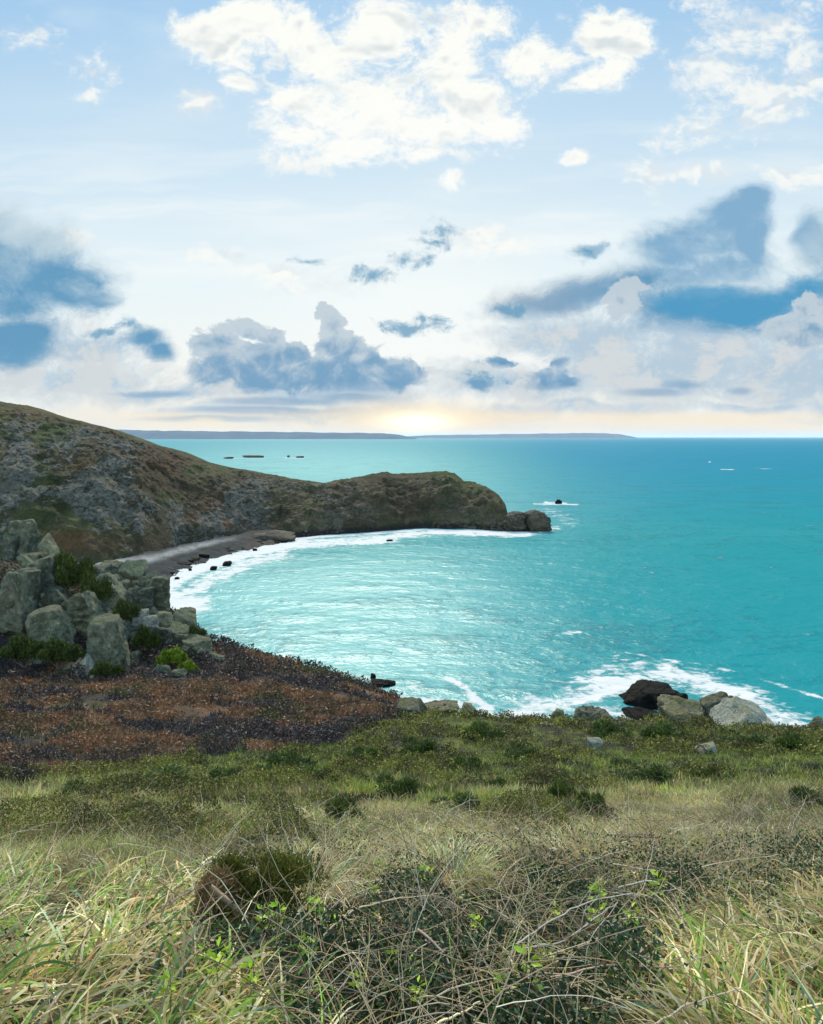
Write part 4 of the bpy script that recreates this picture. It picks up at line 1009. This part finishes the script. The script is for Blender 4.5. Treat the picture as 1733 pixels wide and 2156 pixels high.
def cane(pts, r, col, label):
    """One arching cane through (u, v, Y) points."""
    q = np.array([P(a[0], a[1], a[2] * 1.42)[:] for a in pts]); r *= 1.3; t = np.linspace(0, 1, len(q)); tt_ = np.linspace(0, 1, 18)
    s = np.stack([np.interp(tt_, t, q[:, i]) for i in range(3)], -1)
    for _ in range(3): s[1:-1] = (s[:-2] + 2 * s[1:-1] + s[2:]) / 4
    s += (np.random.default_rng(int(pts[0][0])).random(s.shape) - .5) * .008
    tag(tubes('bramble_cane', s[None], (r * np.linspace(1, .5, 18))[None], np.array([col]), M_stem), label, 'bramble cane', 'single canes among the brambles')
TANC, GRYC, PINK = (.42, .33, .22), (.36, .32, .27), (.33, .22, .17)
cane([(655,1995,2.7),(740,1915,2.9),(830,1893,3.1),(935,1880,3.3)], .0055, TANC, 'long pale cane arching beside the gorse bush towards the middle of the brambles')
cane([(655,1960,2.8),(720,1890,3.),(790,1800,3.3)], .004, PINK, 'straight reddish twig slanting up across the gorse bush')
cane([(1085,1990,2.6),(1160,1940,2.8),(1230,1900,3.),(1335,1880,3.2)], .0045, GRYC, 'grey forked cane lying in the middle of the bramble patch')
cane([(1090,2000,2.6),(1190,1985,2.7),(1240,1940,2.8),(1300,1900,3.)], .004, GRYC, 'second prong lying below the grey forked cane')
cane([(880,1955,2.6),(940,2010,2.5),(965,2080,2.35),(980,2170,2.2)], .005, PINK, 'dark cane bending down to the bottom edge through bramble leaves')
cane([(1290,1820,4.4),(1420,1840,4.3),(1520,1815,4.4),(1640,1800,4.6)], .0055, TANC, 'pale straw stem lying level across the flattened grass')
cane([(1300,1870,3.9),(1370,1850,3.9),(1420,1880,3.7),(1440,1960,3.4)], .005, GRYC, 'grey hooked stem bent over dark leaves near the straw tussock')
cane([(1160,2060,2.4),(1290,2030,2.45),(1420,2040,2.4),(1520,2000,2.5)], .0045, PINK, 'pinkish cane lying flat above the corner tussock')
cane([(1360,2170,2.1),(1440,2120,2.2),(1560,2080,2.25)], .005, TANC, 'thick tan stalk slanting at the bottom edge by the corner tussock')
cane([(880,2170,2.15),(960,2140,2.2),(1010,2110,2.25)], .0055, BPALE, 'bleached broad stalk lying at the bottom edge of the brambles')

# --- gorse bushes
def gorse_proto(seed, N, lf=.075, wd=.018, tone=1., lobes=11, brown=.12, green=(.05, .075, .016)):
    rng = np.random.default_rng(seed)
    cen = np.stack([rng.uniform(-.36, .36, lobes), rng.uniform(-.3, .3, lobes), rng.uniform(.1, .34, lobes)], -1); rad = rng.uniform(.10, .22, lobes)
    cen[:, 2] *= 1 - .9 * (cen[:, 0] ** 2 + cen[:, 1] ** 2) / .3
    k = rng.integers(0, lobes, N); d = rng.normal(size=(N, 3)); d /= np.linalg.norm(d, axis=1)[:, None]
    d[:, 2] = np.abs(d[:, 2]) * .9 + d[:, 2] * .1
    pos = cen[k] + d * (rad[k] * rng.uniform(.55, 1.05, N))[:, None]
    pos[:, 2] = np.maximum(pos[:, 2], .0)
    dirs = d + rng.normal(0, .55, (N, 3)) + np.array([0, 0, .35]); dirs /= np.linalg.norm(dirs, axis=1)[:, None]
    lobe_t = rng.random(lobes)[k][:, None]
    base = np.array(green) * (1 + .6 * (lobe_t - .5))
    c = np.where(lobe_t < brown, np.array((.16, .10, .045)), np.where(rng.random((N, 1)) < .18, base * np.array((2.3, 2.0, 1.4)), base))
    col = vary(c, N, .55, 1.5, rng) * tone
    root = empty('gorse_bush')
    leaves('foliage', pos, .6, rng.uniform(lf * .6, lf * 1.3, N), rng.uniform(wd * .7, wd * 1.3, N), col, M_gorse, root, dirs, rng)
    nb = 9
    pts = np.zeros((nb, 6, 3)); tq = np.linspace(0, 1, 6)[:, None]
    for i in range(nb): pts[i] = cen[i % lobes] * tq + np.array([rng.normal(0, .03), rng.normal(0, .03), -.05]) * (1 - tq) + rng.normal(0, .012, (6, 3))
    tubes('branch', pts, .012 * np.linspace(1, .4, 6)[None] * np.ones((nb, 1)), np.tile((.12, .08, .05), (nb, 1)), M_stem, root)
    return root
def copy_thing(root, name, loc, rz, sc, label, group, cat='gorse bush'):
    r = root.copy(); COL.objects.link(r); r.name = name
    r.location = loc; r.rotation_euler = (0, 0, rz); r.scale = sc
    for ch in list(root.children):
        c = ch.copy(); COL.objects.link(c); c.parent = r
    return tag(r, label, cat, group)
PR = [gorse_proto(61, 3600, brown=0.), gorse_proto(62, 3600, tone=.8, brown=.0), gorse_proto(63, 3000, lobes=9, tone=1.1, brown=.1)]
PB = [gorse_proto(64, 9000, .055, .026, green=(.038, .056, .012), brown=0.), gorse_proto(65, 9000, .055, .026, green=(.10, .15, .012), brown=0.)]
used = set()
def bush(proto, u, v, Y, w, h, label, group, d=.8, sink=.0):
    s = Y / F; base = P(u, v + h / 2, Y); rz = random.uniform(-.6, .6)
    sc = (w * s / .85, w * s * d / .85, h * s / .36)
    loc = (base.x, base.y, base.z - sink)
    if id(proto) not in used:
        used.add(id(proto)); proto.location = loc; proto.rotation_euler.z = rz; proto.scale = sc
        return tag(proto, label, 'gorse bush', group)
    return copy_thing(proto, 'gorse_bush', loc, rz, sc, label, group)

def on_slope(u, v):
    """Depth at which the near hillside is seen at (u, v)."""
    col_u = np.argmin(np.abs(gu - u)); vcol = V0 + (H - GZ[:, col_u]) / gY * F
    ok = np.where((vcol <= v) & (gY > 2))[0]
    return float(gY[ok[0]]) if len(ok) else 50.
GB = [
 (590,1612,120,34,'dark gorse clump at the edge of the purple scrub hollow'), (310,1655,170,34,'wide low gorse mat on the bank below the scrub hollow'), (150,1668,110,26,'low olive gorse mat at the outer end of the bank'),
 (460,1640,90,26,'narrow gorse clump between the wide mat and the hollow-edge clump'), (878,1578,80,36,'dark gorse clump under the mossy outcrop'), (1010,1545,90,36,'gorse clump under the pale green crest block'),
 (760,1592,80,28,'small gorse clump on the turf at the end of the scrub hollow'), (832,1665,90,44,'rounded dark gorse clump in the middle of the grass'), (722,1708,76,46,'dark gorse clump above the straw slope, in line with the bush with the stump'),
 (975,1612,90,26,'thin gorse strip behind the rounded dark clump'), (1100,1590,80,30,'gorse clump below the pale heath stone'), (1180,1668,60,40,'small black-green gorse clump in bright grass'),
 (1238,1706,90,54,'largest dark gorse clump above the flattened straw'), (1345,1632,130,34,'broad gorse clump in the bright green grass'), (1400,1545,100,34,'gorse in front of the grassy rock shoulder'),
 (1270,1540,90,30,'gorse below the turf-covered hump'), (1560,1560,110,26,'low gorse along the foot of the turf-capped tower'), (1670,1570,80,40,'gorse clump by the cliff edge beyond the tower'),
 (1690,1690,90,46,'grey-green gorse on the straw slope beyond the broad clump'), (960,1700,110,30,'brown-tinged gorse strip in the centre of the slope'), (560,1575,90,18,'thin gorse line on the lip of the scrub hollow'),
 (680,1640,70,26,'little gorse tuft above the rounded clump\'s shoulder'), (1480,1628,70,24,'small gorse tuft under the long pale sunken stone'), (1050,1655,60,26,'small gorse tuft between the rounded clump and the black-green one'),
 (740,1812,50,24,'single green weed clump on the straw above the brambles'),
]
for i, (u, v, w, h, lb) in enumerate(GB):
    Y = on_slope(u, v + h * .45)
    bush(PR[i % 3], u, v, Y, w, h, lb, 'gorse clumps on the grassy slope', sink=.02 * Y / 10)
for i, (x, y, w, h, kind, Y, lb) in enumerate([
    (440,430,190,190,0,90,'dark gorse filling the cleft behind the yellowish knob'), (575,550,150,190,0,87,'dark gorse draped down the gully of the crag'), (150,890,230,130,0,77,'gorse mat under the pale cracked buttress'),
    (365,905,210,120,0,76,'gorse mat with yellowish tips under the broad greenish slab'), (640,1000,160,70,0,74,'strip of gorse along the foot of the largest slab'), (1040,920,150,100,1,79,'bright yellow-green moss cushion on the seaward boulders'),
    (1130,1000,110,110,1,77,'second bright green moss cushion, below the first'), (1440,1030,130,110,0,80,'lone dark bush on the bracken slope beyond the crag'), (760,660,130,110,0,86,'gorse tuft between the steep slab and the pale cube'),
    (880,830,140,130,0,82,'dark scrub in the gully behind the pointed slab'), (1180,800,90,100,0,85,'dark gorse in the clefts of the big seaward boulder')]):
    u, v = zc(x, y); bush(PB[kind], u, v, Y, w * .3508, h * .3508, lb, 'gorse and moss on the crag')

# the bush in front, with its cut stump and a dead brown side
fb_ = gorse_proto(71, 16000, .03, .009, 1.0, 18, .0, (.085, .09, .014)); fb_.name = 'gorse_bush'
c = P(545, 1905, 5.); fb_.location = (c.x, c.y, float(ground_z(c.x, c.y)) + .06)
fb_.scale = (.86, .70, 1.15); fb_.rotation_euler.z = .3
tag(fb_, 'olive gorse bush with a cut tan stump and a dead brown side, nearest in front', 'gorse bush')
rng = np.random.default_rng(72)
q = rng.normal(size=(5200, 3)); q /= np.linalg.norm(q, axis=1)[:, None]
pp = np.where((np.arange(5200) % 2 == 0)[:, None], np.array((-.30, -.12, .26)) + q * np.array((.13, .12, .12)), np.array((-.12, -.30, .06)) + q * np.array((.16, .1, .14)))
leaves('dead_foliage', pp, .7, rng.uniform(.03, .08, 5200), rng.uniform(.006, .014, 5200), vary((.26, .165, .07), 5200, .5, 1.4, rng), M_gorse, fb_, rng=rng)['label'] = 'dead brown needles on the bush'
st = np.array([[-.36, -.36, .40], [-.30, -.35, .35], [-.24, -.34, .30], [-.15, -.30, .22], [-.08, -.22, .10]])
tubes('stump', st[None], np.array([[.024, .026, .027, .028, .03]]) * .8, np.array([(.30, .21, .14)]), M_stem, fb_)

# yellow-green spurge shoots
sp = empty('spurge_shoot'); rng = np.random.default_rng(81)
tubes('stem', np.array([[[0, 0, 0], [.004, .002, .06], [.002, .006, .12]]]), np.array([[.0025, .002, .0015]]), np.array([(.16, .22, .05)]), M_stem, sp)
az = np.linspace(0, 12, 16); pz = np.stack([.004 * np.cos(az), .004 * np.sin(az), .05 + .075 * np.arange(16) / 15], -1)
dv = np.stack([np.cos(az), np.sin(az), .35 + 0 * az], -1); dv /= np.linalg.norm(dv, axis=1)[:, None]
leaves('leaf_whorl', pz, .5, np.full(16, .036), np.full(16, .015), vary((.36, .48, .03), 16, .7, 1.2, rng), M_leaf, sp, dv, rng)
SPOTS = [(640,2035),(655,2055),(555,1990),(585,1975),(705,1975),(668,1965),(460,2095),(358,2130),(532,2115),(790,1905),(865,2090),(752,2110),(965,1915),(1262,1905),(1258,1945),(1152,2055),(1170,1965),(1250,1965),(1385,1915),(1060,2140),(880,2140),(1005,1985),(830,2060),(1110,2120),(430,2060),(480,1935),(900,1890),(1330,1985)]
for i, (u, v) in enumerate(SPOTS):
    Y = on_slope(u, v + 16) * .93; c = P(u, v, Y); s = random.uniform(1., 1.8)
    lb = 'small yellow-green spurge shoot among the dark bramble leaves'
    if i == 0: sp.location = c; sp.scale = (s,) * 3; tag(sp, lb, 'spurge', 'spurge shoots among the brambles')
    else: copy_thing(sp, 'spurge_shoot', c, random.uniform(0, 6), (s,) * 3, lb, 'spurge shoots among the brambles', 'spurge')
# ---------------------------------------------------------------- the sea air that fades the far coast
bm = bmesh.new(); bmesh.ops.create_cube(bm, size=1.)
me = bpy.data.meshes.new('haze'); bm.to_mesh(me); bm.free()
hz_ = bpy.data.objects.new('haze', me); COL.objects.link(hz_)
hz_.scale = (1400000., 420000., 420.); hz_.location = (0, 200000., 205.)
m, nt = new_mat('sea_air')
vol = node(nt, 'ShaderNodeVolumePrincipled', {'Color': (.78, .88, 1., 1.), 'Density': 1.1e-5, 'Anisotropy': .2})
node(nt, 'ShaderNodeOutputMaterial', {'Volume': vol.outputs[0]})
me.materials.append(m); tag(hz_, 'thin pale sea air over the water', 'haze', kind='stuff')
